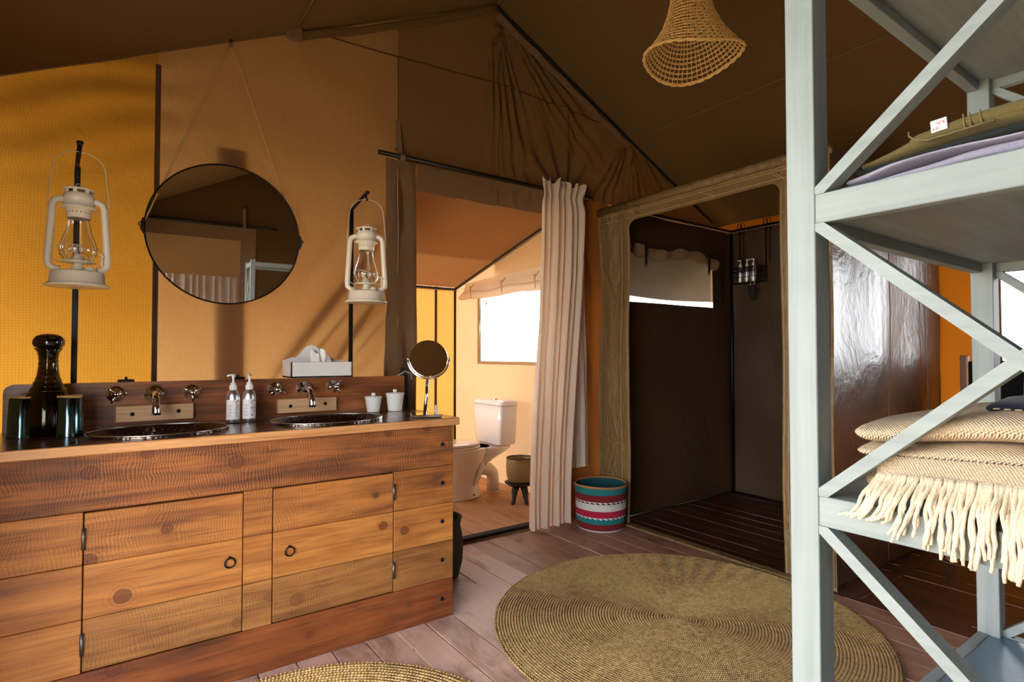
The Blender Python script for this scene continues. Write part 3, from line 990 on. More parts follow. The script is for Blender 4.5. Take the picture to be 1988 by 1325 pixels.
for u in (3.45, 4.02):
    mb = MB()
    mb.tube([(u, SY0 - 0.02 - 0.016 * nz(u * 2.5, v * 1.2, 12) - 0.014 * math.sin(u * 8 + 1.5 * nz(v, u)) * (0.4 + 0.6 * sm(0.2, 1.4, v)), v) for v in [0.05 + i * 0.05 for i in range(43)]], 0.003, 5)
    part('welded_seam', mb, 'pvc_gloss', o)

# front with its rounded doorway: built as a grid with an opening, edges pulled into the opening curve
OP = (1.602, 2.675, 0.03, 2.082)
def front_mb():
    mb = MB()
    n = 8
    def q(y, z):
        d = 0.010 * nz(y * 3, z * 2, 21) + 0.008 * math.sin(z * 5 + y * 3) + 0.014 * sm(2.6, 2.9, y) * math.sin(z * 3.1)
        if y > 2.6:
            d += 0.006 * math.sin(y * 40) * sm(0.2, 1.0, z)
        return (SX - d, y, z)
    us = frange(SY0, 2.97, 0.02, OP[:2])
    vv = frange(0.0, SZ, 0.025, OP[2:])
    nu = len(us)
    rc = 0.055
    idx = {}
    for j, v_ in enumerate(vv):
        for i, u in enumerate(us):
            mb.v.append(q(u, v_))
    for j in range(len(vv) - 1):
        for i in range(nu - 1):
            um, vm = (us[i] + us[i + 1]) / 2, (vv[j] + vv[j + 1]) / 2
            if OP[0] < um < OP[1] and vm < OP[3] and not vm < OP[2]:
                continue
            if um > OP[0] and um < OP[1] and vm < OP[2]:
                continue
            a = j * nu + i
            mb.f.append((a, a + 1, a + nu + 1, a + nu))
            mb.sm.append(True)
    # rounded upper corners
    for (cy, sgn) in ((OP[0], 1), (OP[1], -1)):
        fan = [(cy, OP[3])] + [(cy + sgn * rc * (1 - math.cos(t)), OP[3] - rc * (1 - math.sin(t))) for t in [i * PI / 2 / n for i in range(n + 1)]]
        base = len(mb.v)
        for (y, z) in fan:
            p = q(y, z)
            mb.v.append((p[0] - 0.001, p[1], p[2]))
        for i in range(1, n + 1):
            mb.f.append((base, base + i, base + i + 1))
            mb.sm.append(True)
    return mb, q
mb, fq = front_mb()
front = part('wall_shower_front', mb, 'pvc_flap')
tag(front, 'olive brown vinyl shower front with a tall rounded opening', 'wall', kind='structure')
mb = MB()
for z in (2.16, 2.145, 2.10):
    mb.tube([(fq(y, z)[0] - 0.003, y, z) for y in [SY0 + i * 0.04 for i in range(41)]], 0.0016, 4)
for y in (OP[0] - 0.012, OP[1] + 0.012, OP[1] + 0.075, OP[0] - 0.035):
    mb.tube([(fq(y, z)[0] - 0.003, y, z) for z in [i * 0.04 for i in range(53)]], 0.0016, 4)
for (a, b, c, d) in ((2.60, 2.10, 2.68, 2.16), (1.60, 2.10, 1.66, 2.15), (2.0, 2.10, 2.12, 2.15), (1.56, 2.08, 1.62, 2.13)):
    mb.tube([(fq(a + (c - a) * t, b + (d - b) * t)[0] - 0.003, a + (c - a) * t, b + (d - b) * t) for t in (0, .25, .5, .75, 1)], 0.0016, 4)
part('stitch_line', mb, 'stitch', front, kind='stuff')
mb = MB()
mb.box(SX - 0.05, SX + 0.01, 1.36, 2.80, 0.003, 0.016, 0.004)
part('threshold_strip', mb, 'pvc_flap', front, label='flat vinyl strip across the shower threshold')
mb = MB()
mb.tube([(SX - 0.004, SY0, 2.19), (SX - 0.004, 2.96, 2.19)], 0.03, 10, flat=1.0)
part('top_sleeve', mb, 'pvc_flap', front)

fr = MB()
fr.tube([(SX1 - 0.03, SY1 - 0.03, 0.0), (SX1 - 0.03, SY1 - 0.03, 2.2)], 0.014, 8)
sf = part('shower_frame', fr, 'black_metal', at=(SX1 - 0.03, SY1 - 0.03, 0))
tag(sf, 'black tube frame inside the shower corner', 'shower frame', kind='structure')
mb = MB()
mb.tube([(SX + 0.03, SY1 - 0.03, 2.2), (SX1 - 0.03, SY1 - 0.03, 2.2)], 0.012, 8)
mb.tube([(SX1 - 0.03, SY1 - 0.03, 2.2), (SX1 - 0.03, SY0 + 0.03, 2.2)], 0.012, 8)
part('top_rail', mb, 'black_metal', sf)
mb = MB()
mb.tube([(SX + 0.05, SY1 - 0.022, 0.012), (SX1 - 0.03, SY1 - 0.022, 0.012)], 0.009, 6)
mb.tube([(SX1 - 0.022, SY1 - 0.03, 0.012), (SX1 - 0.022, SY0 + 0.03, 0.012)], 0.009, 6)
part('bottom_rail', mb, 'steel_edge', sf)
mb = MB()
for i in range(100):
    y = SY0 + 0.08 + i * 0.0142
    mb.box(SX1 - 0.048, SX1 - 0.040, y, y + 0.008, 2.182, 2.189)
for i in range(95):
    x = SX + 0.06 + i * 0.0142
    mb.box(x, x + 0.008, SY1 - 0.048, SY1 - 0.040, 2.182, 2.189)
part('zip_teeth', mb, 'zip', sf, kind='stuff')

w3 = MB()
def rim(x0, x1, z0, z1):
    w3.grid(lambda a, b: (x0 + (x1 - x0) * a, SY1 - 0.018 - fs_(x0 + (x1 - x0) * a, z0 + (z1 - z0) * b), z0 + (z1 - z0) * b), 20, 4)
rim(WS[0] - 0.03, WS[1] + 0.10, WS[2] - 0.025, WS[2] + 0.004)
rim(WS[1] - 0.004, WS[1] + 0.10, WS[2], WS[3] + 0.02)
w3o = part('window_3', w3, 'pvc_dark', at=(3.6, SY1, 1.54))
tag(w3o, 'grey mesh window high in the dark shower wall', 'window', kind='structure')
mb = MB()
mb.grid(lambda a, b: (WS[0] + (WS[1] - WS[0]) * a, SY1 + 0.012 - 0.01 * math.sin(PI * a) * math.sin(a * 9), WS[2] + (WS[3] - WS[2]) * b), 30, 12)
part('window_pane', mb, 'mesh_window', w3o)
mb = MB()
pts = []
for i in range(31):
    a = i / 30
    pts.append((WS[0] + (WS[1] - WS[0] - 0.02) * a, SY1 - 0.05, 1.925 - 0.025 * math.sin(a * 7) - 0.02 * a))
mb.tube(pts, [0.040 + 0.010 * math.sin(i * 0.9) for i in range(31)], 10)
part('rolled_flap', mb, 'canvas_hem', w3o)
for x in (3.12, 3.86):
    mb = MB()
    mb.box(x - 0.012, x + 0.012, SY1 - 0.106, SY1 - 0.100, 1.81, 1.97)
    mb.tube([(x + 0.013 * math.cos(t), SY1 - 0.103, 1.80 + 0.013 * math.sin(t)) for t in [k * PI / 5 for k in range(10)]], 0.003, 5, True)
    part('tie_strap', mb, 'black_soft', w3o)

# ------------------------------------------------------------------ floor boards
BW = 0.1347
X0 = 0.455
mb = MB()
mb.box(XL - 0.05, XR + 0.05, -2.85, AY1 + 0.05, -0.12, -0.026)
fl = part('floor', mb, 'floor_gap_dark', at=(0, 0, 0))
tag(fl, 'worn pinkish brown plank floor, darker toward the shower', 'floor', kind='structure')
mb = MB()
rng = random.Random(3)
seamx = []
boards = {}
def board(x0, x1, y0, y1, mat):
    g = 0.0026
    key = (round(x1 - x0, 4), round(y1 - y0, 3), mat)
    if key not in boards:
        b = MB()
        b.box(g, x1 - x0 - g, 0.0, y1 - y0 - 0.003, -0.025, 0.0, 0.0015)
        boards[key] = b.mesh('floor_board', mat)
    o = bpy.data.objects.new('floor_board', boards[key])
    col.objects.link(o)
    o.parent = fl
    o.location = (x0, y0, rng.uniform(-0.0008, 0.0004))
k = -12
while X0 + BW * k < XR:
    x0, x1 = X0 + BW * k, X0 + BW * (k + 1)
    a, b = max(x0, XL), min(x1, XR)
    if b - a > 0.02:
        mat = 'w_floor' if x0 < 1.75 else ('w_floor_mid' if x0 < 2.8 else 'w_floor_dark')
        cut = rng.uniform(-0.6, 0.3) if x0 < 2.8 else 1.26
        board(a, b, -2.8, cut, mat)
        if x0 < 2.8:
            c2 = rng.uniform(1.3, 2.6)
            board(a, b, cut, c2 if (k % 3 == 0) else YA, mat)
            if k % 3 == 0:
                board(a, b, c2, YA, mat)
        else:
            board(a, b, cut, YA, mat)
        if a > 0.8 and a < AX1:
            board(a, min(b, AX1), YA + 0.03, AY1, 'w_floor_toilet')
        if (x0 > 2.2 or rng.random() < 0.45):
            w = rng.uniform(0.0016, 0.0030)
            y = -2.7
            while y < YA:
                L_ = rng.uniform(0.3, 1.4)
                if rng.random() < 0.75:
                    mb.box(x1 - w, x1 + w, y, min(y + L_, YA - 0.05), -0.006, -0.0006)
                y += L_ + rng.uniform(0.02, 0.2)
    k += 1
part('dusty_gap', mb, 'floor_base', fl, kind='stuff')
mb = MB()
mb.box(1.2, 2.62, YA - 0.035, YA + 0.03, 0.0, 0.028, 0.006)
o = part('trim_5', mb, 'black_soft')
tag(o, 'black threshold bar in the toilet doorway', 'threshold', kind='structure')
mb = MB()
mb.box(1.2, 2.62, YA - 0.046, YA - 0.034, 0.0, 0.010, 0.002)
part('bar_edge', mb, 'canvas_hem', o)
mb = MB()
mb.box(2.90, XR, 1.235, 1.30, 0.0, 0.006, 0.002)
o = part('trim_6', mb, 'w_floor_dark')
tag(o, 'dark board laid across the planks along the shower side', 'board', kind='structure')

# ------------------------------------------------------------------ outside
mb = MB()
mb.grid(lambda a, b: (-22 + 48 * a, -20 + 44 * b, -0.20 + 0.05 * nz(a * 20, b * 20)), 40, 40)
o = part('ground', mb, 'ground')
tag(o, 'sunlit sandy ground outside the tent windows', 'ground', kind='structure')
mb2 = MB()
for (x0, x1) in ((-1.3, RX), (RX, 5.2)):
    mb2.grid(lambda a, b: (x0 + (x1 - x0) * a, 4.35 - 7.4 * b, RZ + 0.20 - SL * abs(x0 + (x1 - x0) * a - RX)), 6, 6)
for (x0, x1, zb) in ((-1.3, 1.32, 1.32), (1.32, 2.92, 2.04), (2.92, 5.2, 1.93)):  # valance added out of view to keep light off the upper wall
    mb2.grid(lambda a, b: (x0 + (x1 - x0) * a, 4.35, zb + max(0.01, RZ + 0.20 - SL * abs(x0 + (x1 - x0) * a - RX) - zb) * b), 12, 2)
o = part('flysheet', mb2, 'canvas_roof')
tag(o, 'outer flysheet above the tent roof with an added light-blocking valance', 'flysheet', kind='structure')
# ------------------------------------------------------------------ wash stand
VX0, VX1, VY0, VY1 = -0.345, 1.262, 2.22, 2.66
van = empty('wash_stand_cabinet', 'rustic reclaimed-plank cabinet with two ring-pull doors under the sinks', 'cabinet', (0.46, 2.44, 0))


def plank(name, x0, x1, z0, z1, mat, parent, y=None, th=0.024):
    y = VY0 + rng.uniform(-0.0008, 0.0008) if y is None else y
    mb = MB()
    mb.box(x0 + 0.0006, x1 - 0.0006, y, y + th, z0 + 0.0008, z1 - 0.0008, 0.0018)
    return part(name, mb, mat, parent, at=((x0 + x1) / 2, y, (z0 + z1) / 2))


mb = MB()
mb.box(VX0 + 0.02, VX1 - 0.03, VY0 + 0.026, VY1, 0.01, 0.843)
part('carcass', mb, 'floor_gap_dark', van)
plank('plank', VX0, VX1, 0.668, 0.846, 'w_top', van)
plank('plank', VX0, VX1, 0.0, 0.169, 'w_bottom', van)
ROWS = ((0.503, 0.668, 'w_row'), (0.335, 0.503, 'w_smooth'), (0.169, 0.335, 'w_row3'))
for (x0, x1) in ((VX0, -0.058), (0.401, 0.500), (0.978, VX1)):
    for z0, z1, mt in ROWS:
        plank('plank', x0, x1, z0, z1, mt if x0 > -0.1 or z0 > 0.2 else 'w_smooth', van)
mb = MB()
mb.box(VX1 - 0.024, VX1, VY0 + 0.025, VY1, 0.0, 0.846, 0.001)
part('side_panel', mb, 'w_row', van)
for x0, x1, hx, rx in ((-0.056, 0.399, -0.057, 0.357), (0.502, 0.975, 0.976, 0.560)):
    mb = MB()
    mb.box(x0 + 0.03, x1 - 0.03, VY0 + 0.0235, VY0 + 0.03, 0.19, 0.65)
    door = part('door', mb, 'w_row', van, at=(hx, VY0, 0.42))
    for z0, z1, mt in ROWS:
        if z0 == 0.169:
            z0 = 0.173
        if z1 == 0.668:
            z1 = 0.664
        plank('plank', x0, x1, z0, z1, mt, door, y=VY0 - 0.0015)
    for z in (0.585, 0.260):
        mb = MB()
        mb.tube([(hx, VY0 - 0.006, z - 0.033), (hx, VY0 - 0.006, z + 0.033)], 0.0055, 10)
        mb.box(hx - 0.004, hx + 0.004, VY0 - 0.004, VY0 + 0.004, z - 0.032, z + 0.032)
        part('hinge', mb, 'hinge', door)
    mb = MB()
    mb.tube([(rx + 0.0165 * math.sin(t), VY0 - 0.007, 0.424 + 0.0165 * math.cos(t)) for t in [i * 2 * PI / 24 for i in range(24)]], 0.0026, 8, True)
    mb.lathe([(0.0055, 0), (0.0055, 0.004), (0.003, 0.008), (0.0, 0.009)], 10, M=Matrix.Translation((rx, VY0 - 0.001, 0.441)) @ Matrix.Rotation(R(90), 4, 'X'))
    part('ring_handle', mb, 'bolt', door)
for z in (0.763, 0.593, 0.424, 0.255, 0.085):
    bolt(van, 1.207, VY0, z, 0.0095)

# worktop with splashback
wt = empty('worktop', 'dark glossy wooden worktop with pale front edge and splashback', 'worktop', (0.46, 2.44, 0.847))
TX0, TX1, TY0, TY1 = -0.36, 1.278, 2.19, 2.72
SINKS = ((0.157, 2.410, 0.222, 0.178), (0.762, 2.410, 0.230, 0.178))
mb = MB()
# top face as strips round the two oval cut-outs
n = 48
zt = 0.880
secs = [TX0, 0.46, TX1]
for si, (cx, cy, a, b) in enumerate(SINKS):
    xa, xb = secs[si], secs[si + 1]
    inner, outer = [], []
    for i in range(n):
        t = 2 * PI * i / n
        c_, s_ = math.cos(t), math.sin(t)
        inner.append((cx + (a - 0.012) * c_, cy + (b - 0.012) * s_))
        k_ = min(((xb - cx) if c_ > 0 else (cx - xa)) / max(abs(c_), 1e-6), ((TY1 - cy) if s_ > 0 else (cy - TY0 - 0.003)) / max(abs(s_), 1e-6))
        outer.append((cx + k_ * c_, cy + k_ * s_))
    base = len(mb.v)
    mb.v += [(x, y, zt) for x, y in inner] + [(x, y, zt) for x, y in outer] + [(x, y, zt - 0.03) for x, y in inner]
    for i in range(n):
        j = (i + 1) % n
        mb.f += [(base + i, base + n + i, base + n + j, base + j), (base + i, base + j, base + 2 * n + j, base + 2 * n + i)]
        mb.sm += [False, False]
    for (qx, qy) in ((xa, TY0 + 0.003), (xb, TY0 + 0.003), (xa, TY1), (xb, TY1)):
        # fill the four corners
        cand = [(abs(outer[i][0] - qx) < 1e-6, abs(outer[i][1] - qy) < 1e-6, i) for i in range(n)]
        fx = [i for (fx_, fy_, i) in cand if fx_ and (outer[i][1] - cy) * (qy - cy) > 0]
        fy = [i for (fx_, fy_, i) in cand if fy_ and (outer[i][0] - cx) * (qx - cx) > 0]
        if fx and fy:
            i1 = min(fx, key=lambda i: abs(outer[i][1] - qy))
            i2 = min(fy, key=lambda i: abs(outer[i][0] - qx))
            b3 = len(mb.v)
            mb.v += [(outer[i1][0], outer[i1][1], zt), (qx, qy, zt), (outer[i2][0], outer[i2][1], zt)]
            mb.f.append((b3, b3 + 1, b3 + 2))
            mb.sm.append(False)
mb.box(TX1 - 0.004, TX1, TY0 + 0.02, TY1, 0.847, zt)
part('board', mb, 'w_counter', wt)
mb = MB()
mb.box(TX0, TX1, TY0, TY0 + 0.02, 0.8475, zt - 0.0008, 0.0025)
part('front_edge', mb, 'w_edge', wt, label='pale honey-coloured front edge')
mb = MB()
pl = [(-0.305, 0.881), (1.235, 0.881), (1.235, 1.052)] + [(-0.305 + 0.03 * (1 - math.sin(t)), 1.022 + 0.03 * math.cos(t)) for t in [i * PI / 12 for i in range(7)]]
mb.prism(pl, 2.68, 2.705)
part('splashback', mb, 'w_splash', wt)
for cx in (0.155, 0.746):
    mb = MB()
    mb.box(cx - 0.131, cx + 0.131, 2.652, 2.680, 0.898, 0.960, 0.0015)
    blk = part('mounting_block', mb, 'w_block', wt, at=(cx, 2.652, 0.93), label='pale unvarnished block under the tap')
    for s in (-1, 1):
        bolt(blk, cx + s * 0.078, 2.652, 0.930 + 0.002 * s, 0.008)
for x in (0.056, 0.462):
    mb = MB()
    mb.box(x - 0.028, x + 0.028, 2.706, 2.72, 1.03, 1.062, 0.003)
    mb.tube([(x, 2.712, 1.06), (x, 2.712, 1.072)], 0.005, 6)
    part('bracket', mb, 'black_metal', wt)
mb = MB()
mb.tube([(1.262, 2.73, 0.882), (1.262, 2.73, 1.03), (1.255, 2.735, 1.07), (1.24, 2.74, 1.075)], 0.024, 10)
part('drain_hose', mb, 'black_soft', wt, label='black hose standing behind the splashback end')
mb = MB()
mb.tube([(1.20, 2.715, 1.045), (1.235, 2.715, 1.062), (1.255, 2.712, 1.075), (1.285, 2.71, 1.060), (1.29, 2.71, 1.03)], 0.004, 6)
part('cable', mb, 'zip', wt)

# sinks
for i, (cx, cy, a, b) in enumerate(SINKS):
    lab = 'oval hammered metal basin beside the dark carafe' if i == 0 else 'oval hammered metal basin below the tissue box'
    s = empty('wash_basin', lab, 'sink', (cx, cy, 0.88), 'hammered basins in the worktop')
    mb = MB()
    prof = [(1.0, 0.0005), (1.0, 0.008), (0.985, 0.010), (0.93, 0.004), (0.86, -0.012), (0.74, -0.05), (0.55, -0.088), (0.3, -0.108), (0.06, -0.112)]
    n = 56
    base = len(mb.v)
    for r, z in prof:
        for j in range(n):
            t = 2 * PI * j / n
            mb.v.append((cx + a * r * math.cos(t), cy + b * r * math.sin(t), zt + z))
    for q in range(len(prof) - 1):
        for j in range(n):
            mb.f.append((q * n + j, q * n + (j + 1) % n, (q + 1) * n + (j + 1) % n, (q + 1) * n + j))
            mb.sm.append(True)
    part('bowl', mb, 'hammered', s)
    mb = MB()
    mb.tube([(cx + a * 0.992 * math.cos(t), cy + b * 0.992 * math.sin(t), zt + 0.009) for t in [k * 2 * PI / 64 for k in range(64)]], 0.003, 8, True)
    part('rim', mb, 'steel_edge', s, label='thin bright rolled rim')
    mb = MB()
    mb.lathe([(0.0, 0.004), (0.022, 0.003), (0.026, 0.0), (0.026, -0.004)], 20, (cx, cy, zt - 0.112))
    part('drain', mb, 'chrome', s)

# taps on the splashback
def rose(x, z, r0, rings=True):
    mb = MB()
    M = Matrix.Translation((x, 2.68, z)) @ Matrix.Rotation(R(90), 4, 'X')
    mb.lathe([(r0, 0.0), (r0, 0.007), (r0 * 0.94, 0.011), (r0 * 0.72, 0.013), (r0 * 0.68, 0.019), (r0 * 0.5, 0.022), (r0 * 0.46, 0.034), (0, 0.036)], 28, M=M)
    return mb
VAL = ((0.022, 1.008, 10, 'chrome three-spoke tap valve left of the carafe-side spout', 0.10),
       (0.279, 1.006, 30, 'chrome three-spoke tap valve right of the carafe-side spout', 0.0),
       (0.607, 1.006, 90, 'chrome three-spoke tap valve left of the spout under the tissue box', 0.0),
       (0.868, 1.010, 60, 'chrome three-spoke tap valve right of the spout under the tissue box', 0.0))
for x, z, rot, lab, _ in VAL:
    t = empty('tap_valve', lab, 'tap', (x, 2.68, z), 'wall-mounted tap valves')
    part('wall_plate', rose(x, z, 0.031), 'chrome', t)
    mb = MB()
    M = Matrix.Translation((x, 2.645, z)) @ Matrix.Rotation(R(90), 4, 'X')
    mb.lathe([(0.010, -0.002), (0.012, 0.004), (0.012, 0.020), (0.008, 0.026), (0.0, 0.027)], 16, M=M)
    part('hub', mb, 'chrome', t)
    for q in range(3):
        a = R(rot + 120 * q)
        mb = MB()
        mb.tube([(x, 2.628, z), (x + 0.018 * math.cos(a), 2.626, z + 0.018 * math.sin(a)), (x + 0.036 * math.cos(a), 2.624, z + 0.036 * math.sin(a))], [0.005, 0.0042, 0.0042], 8)
        part('spoke', mb, 'chrome', t)
for x, lab in ((0.150, 'curved chrome spout over the basin beside the carafe'), (0.735, 'curved chrome spout over the basin below the tissue box')):
    t = empty('tap_spout', lab, 'tap', (x, 2.68, 1.003), 'wall-mounted tap spouts')
    part('wall_plate', rose(x, 1.003, 0.036), 'chrome', t)
    mb = MB()
    pts, rr = [], []
    for i in range(15):
        a = i / 14
        pts.append((x, 2.655 - 0.105 * math.sin(a * PI / 2 * 1.02), 1.006 - 0.066 * (1 - math.cos(a * PI / 2))**1.2 + 0.006 * math.sin(PI * a)))
        rr.append(0.0125 + 0.003 * sm(0.6, 1, a))
    pts.append((x, pts[-1][1] - 0.001, pts[-1][2] - 0.012))
    rr.append(0.0165)
    mb.tube(pts, rr, 16)
    part('spout', mb, 'chrome', t)

# carafe, tumblers
c = empty('glass_carafe', 'tall dark smoked glass carafe with round stopper and ribbed neck', 'carafe', (-0.172, 2.545, 0.881))
cc = (-0.172, 2.545, 0.881)
mb = MB()
mb.lathe([(0.0, 0.002), (0.066, 0.0), (0.072, 0.006), (0.074, 0.05), (0.070, 0.10), (0.058, 0.14), (0.042, 0.175), (0.032, 0.205), (0.028, 0.235), (0.027, 0.265), (0.031, 0.288), (0.041, 0.302), (0.038, 0.302), (0.028, 0.288), (0.024, 0.265), (0.025, 0.235), (0.029, 0.205), (0.039, 0.175), (0.055, 0.14), (0.067, 0.10), (0.07, 0.05), (0.067, 0.01), (0.0, 0.008)], 36, cc)
part('bottle', mb, 'smoke_glass', c)
mb = MB()
pts = []
for i in range(181):
    a = i / 180
    z = 0.14 + 0.15 * a
    r = 0.0575 + (0.027 - 0.0575) * sm(-0.1, 0.6, a) + 0.004 * sm(0.85, 1, a)
    t = a * 2 * PI * 9
    pts.append((cc[0] + (r + 0.001) * math.cos(t), cc[1] + (r + 0.001) * math.sin(t), cc[2] + z + 0.001 * math.sin(i)))
mb.tube(pts, 0.0016, 5)
part('spiral_thread', mb, 'stopper', c, label='dark glass thread wound round the neck')
mb = MB()
mb.lathe([(0.0, 0.262), (0.016, 0.264), (0.022, 0.285), (0.028, 0.302), (0.040, 0.305), (0.0455, 0.316), (0.0445, 0.330), (0.037, 0.343), (0.022, 0.351), (0.0, 0.353)], 28, cc)
part('stopper', mb, 'stopper', c)
for x, y, lab in ((-0.238, 2.53, 'iridescent upturned glass tumbler left of the carafe'), (-0.108, 2.475, 'iridescent upturned glass tumbler right of the carafe')):
    t = empty('tumbler', lab, 'glass', (x, y, 0.881), 'upturned tumblers by the carafe')
    mb = MB()
    mb.lathe([(0.041, 0.0), (0.0405, 0.01), (0.035, 0.128), (0.031, 0.136), (0.0, 0.137)], 28, (x, y, 0.881), wob=lambda q, z: 1 + 0.012 * math.sin(q * 3 + z * 20))
    part('body', mb, 'tumbler', t)
    mb = MB()
    mb.tube([(x + 0.033 * math.cos(a), y + 0.033 * math.sin(a), 1.016 + 0.0015 * math.sin(a * 2)) for a in [k * 2 * PI / 30 for k in range(30)]], 0.0035, 6, True)
    part('base_ring', mb, 'straw', t, label='amber base ring')


# pump bottles with printed labels
def text_mesh(txt, size):
    cu = bpy.data.curves.new('txt', 'FONT')
    cu.body = txt
    cu.size = size
    cu.align_x = 'LEFT'
    cu.offset = size * 0.012
    ob = bpy.data.objects.new('txt', cu)
    col.objects.link(ob)
    dg = bpy.context.evaluated_depsgraph_get()
    dg.update()
    me = bpy.data.meshes.new_from_object(ob.evaluated_get(dg))
    vs_ = [tuple(p.co) for p in me.vertices]
    fs = [tuple(p.vertices) for p in me.polygons]
    bpy.data.objects.remove(ob)
    bpy.data.meshes.remove(me)
    return vs_, fs


def pump_bottle(x, y, z, word, lab, r=0.0262, h=1.0, group=None, nozzle=200, parent=None):
    t = empty('pump_bottle', lab, 'bottle', (x, y, z), group)
    c = (x, y, z)
    mb = MB()
    mb.lathe([(0, 0.001), (r * .93, 0.0), (r, 0.003), (r, 0.098 * h), (r * 0.94, 0.113 * h), (r * 0.72, 0.128 * h), (r * 0.5, 0.134 * h), (r * 0.5, 0.138 * h)], 28, c)
    part('body', mb, 'alu', t)
    mb = MB()
    mb.lathe([(r * 0.50, 0.134), (r * 0.58, 0.135), (r * 0.58, 0.150), (r * 0.44, 0.154), (r * 0.40, 0.162), (r * 0.2, 0.165), (r * .16, 0.178), (r * .26, 0.190), (r * .26, 0.198), (0, 0.199)], 20, (x, y, z - 0.134 * (1 - h)))
    a = R(nozzle)
    zz = z + 0.195 - 0.134 * (1 - h)
    mb.tube([(x, y, zz), (x + 0.015 * math.cos(a), y + 0.015 * math.sin(a), zz), (x + 0.026 * math.cos(a), y + 0.026 * math.sin(a), zz - 0.004)], [0.0055, 0.0045, 0.0035], 8)
    part('pump', mb, 'white_plastic', t)
    face = math.atan2(-y, -x)   # towards the middle of the room
    if word:
        mb = MB()
        z0, z1 = z + 0.014, z + 0.095
        rr = r + 0.0006
        mb.grid(lambda u, v: (x + rr * math.cos(face - 1.15 + 2.3 * u), y + rr * math.sin(face - 1.15 + 2.3 * u), z0 + (z1 - z0) * v), 20, 1)
        lb = part('label_sheet', mb, 'label', t)
        vs_, fs = text_mesh(word, 0.0225)
        w = max(p[0] for p in vs_)
        def bend(vs_, u0, zb, sc=1.0):
            out = []
            for (px, py, pz) in vs_:
                # the word reads upwards: its x goes up, its y goes left round the bottle
                ang = face + u0 - (py * sc) / rr
                out.append((x + (rr + 0.0004) * math.cos(ang), y + (rr + 0.0004) * math.sin(ang), zb + px * sc))
            return out
        mb = MB()
        mb.add(bend(vs_, 0.80, z + 0.018, min(1.0, 0.060 / w)), fs)
        part('lettering', mb, 'ink', lb)
        mb = MB()
        for i in range(5):
            a0 = face - 0.75 + 0.13 * i
            for s0 in range(4):
                zz0 = z0 + 0.012 + s0 * 0.013
                mb.add([(x + (rr + .0004) * math.cos(a0 + q * 0.035), y + (rr + .0004) * math.sin(a0 + q * 0.035), zz) for q, zz in ((0, zz0), (1, zz0), (1, zz0 + 0.009), (0, zz0 + 0.009))], [(0, 1, 2, 3)])
        part('small_print', mb, 'ink_grey', lb, kind='stuff')
        mb = MB()
        for (da, zz, s) in ((0.72, z1 - 0.006, 0.0032), (0.42, z1 - 0.010, 0.0026)):
            mb.add([(x + (rr + .0005) * math.cos(face + da + s / rr * math.cos(k)), y + (rr + .0005) * math.sin(face + da + s / rr * math.cos(k)), zz + s * math.sin(k)) for k in [j * PI / 4 for j in range(8)]], [tuple(range(8))])
        part('printed_dot', mb, 'ink', lb)
    return t


pump_bottle(0.417, 2.555, 0.881, 'LOTION', 'silver pump bottle labelled LOTION between the basins', group='pump bottles between the basins', nozzle=195)
pump_bottle(0.479, 2.560, 0.881, 'WASH', 'silver pump bottle labelled WASH between the basins', group='pump bottles between the basins', nozzle=255)

# lidded pots
for x, y, rt, rb, h, lab in ((1.050, 2.632, 0.042, 0.029, 0.074, 'smaller white enamel pot with a knobbed lid by the basin'),
                             (1.158, 2.622, 0.046, 0.033, 0.088, 'larger white enamel pot with a knobbed lid near the worktop end')):
    t = empty('lidded_pot', lab, 'pot', (x, y, 0.881), 'white enamel pots')
    mb = MB()
    mb.lathe([(0, 0.001), (rb, 0.0), (rb + 0.001, 0.004), (rt - 0.003, h - 0.008), (rt + 0.001, h - 0.002), (rt, h), (rt - 0.004, h - 0.002)], 30, (x, y, 0.881))
    part('bowl', mb, 'enamel', t)
    mb = MB()
    mb.lathe([(rt - 0.003, h + 0.0005), (rt - 0.006, h + 0.003), (0.012, h + 0.005), (0, h + 0.005)], 30, (x, y, 0.881))
    ld = part('lid', mb, 'enamel', t)
    mb = MB()
    mb.lathe([(0.007, h + 0.004), (0.008, h + 0.006), (0.0105, h + 0.012), (0.010, h + 0.018), (0, h + 0.020)], 14, (x, y, 0.881))
    part('knob', mb, 'enamel', ld)

# tissue box standing on the splashback
t = empty('tissue_box', 'white painted wooden tissue box with a scalloped back on the splashback', 'tissue box', (0.81, 2.70, 1.053))
bx0, bx1, by0, by1, bz = 0.668, 0.955, 2.655, 2.80, 1.0535
mb = MB()
mb.box(bx0, bx1, by0, by0 + 0.008, bz, bz + 0.072, 0.001)
mb.box(bx0, bx0 + 0.008, by0, by1, bz, bz + 0.072, 0.001)
mb.box(bx1 - 0.008, bx1, by0, by1, bz, bz + 0.072, 0.001)
mb.box(bx0, bx1, by0, by1, bz, bz + 0.008, 0.001)
part('tray', mb, 'white_wood', t)
mb = MB()
pl = [(bx0, bz), (bx1, bz), (bx1, bz + 0.078)]
cx = 0.800
prof = []
for i in range(41):
    u = 1 - 2 * i / 40
    x = cx + u * 0.145
    a = abs(u)
    zz = 0.078 + 0.016 * (1 - sm(0.55, 1.0, a)) + 0.050 * (1 - sm(0.14, 0.52, a)) + 0.008 * math.cos(min(a / 0.2, 1) * PI / 2)
    prof.append((x, bz + zz))
pl += [p for p in prof if bx0 < p[0] < bx1] + [(bx0, bz + 0.078)]
mb.prism(pl, by1 - 0.004, by1 + 0.005)
part('scalloped_back', mb, 'white_wood', t)
mb = MB()
M = Matrix.Translation((cx, by1 - 0.0045, bz + 0.128)) @ Matrix.Rotation(R(90), 4, 'X')
mb.lathe([(0.0, 0.0008), (0.005, 0.0008), (0.005, 0.0)], 12, M=M)
part('nail_hole', mb, 'stopper', t, label='dark hanging hole')
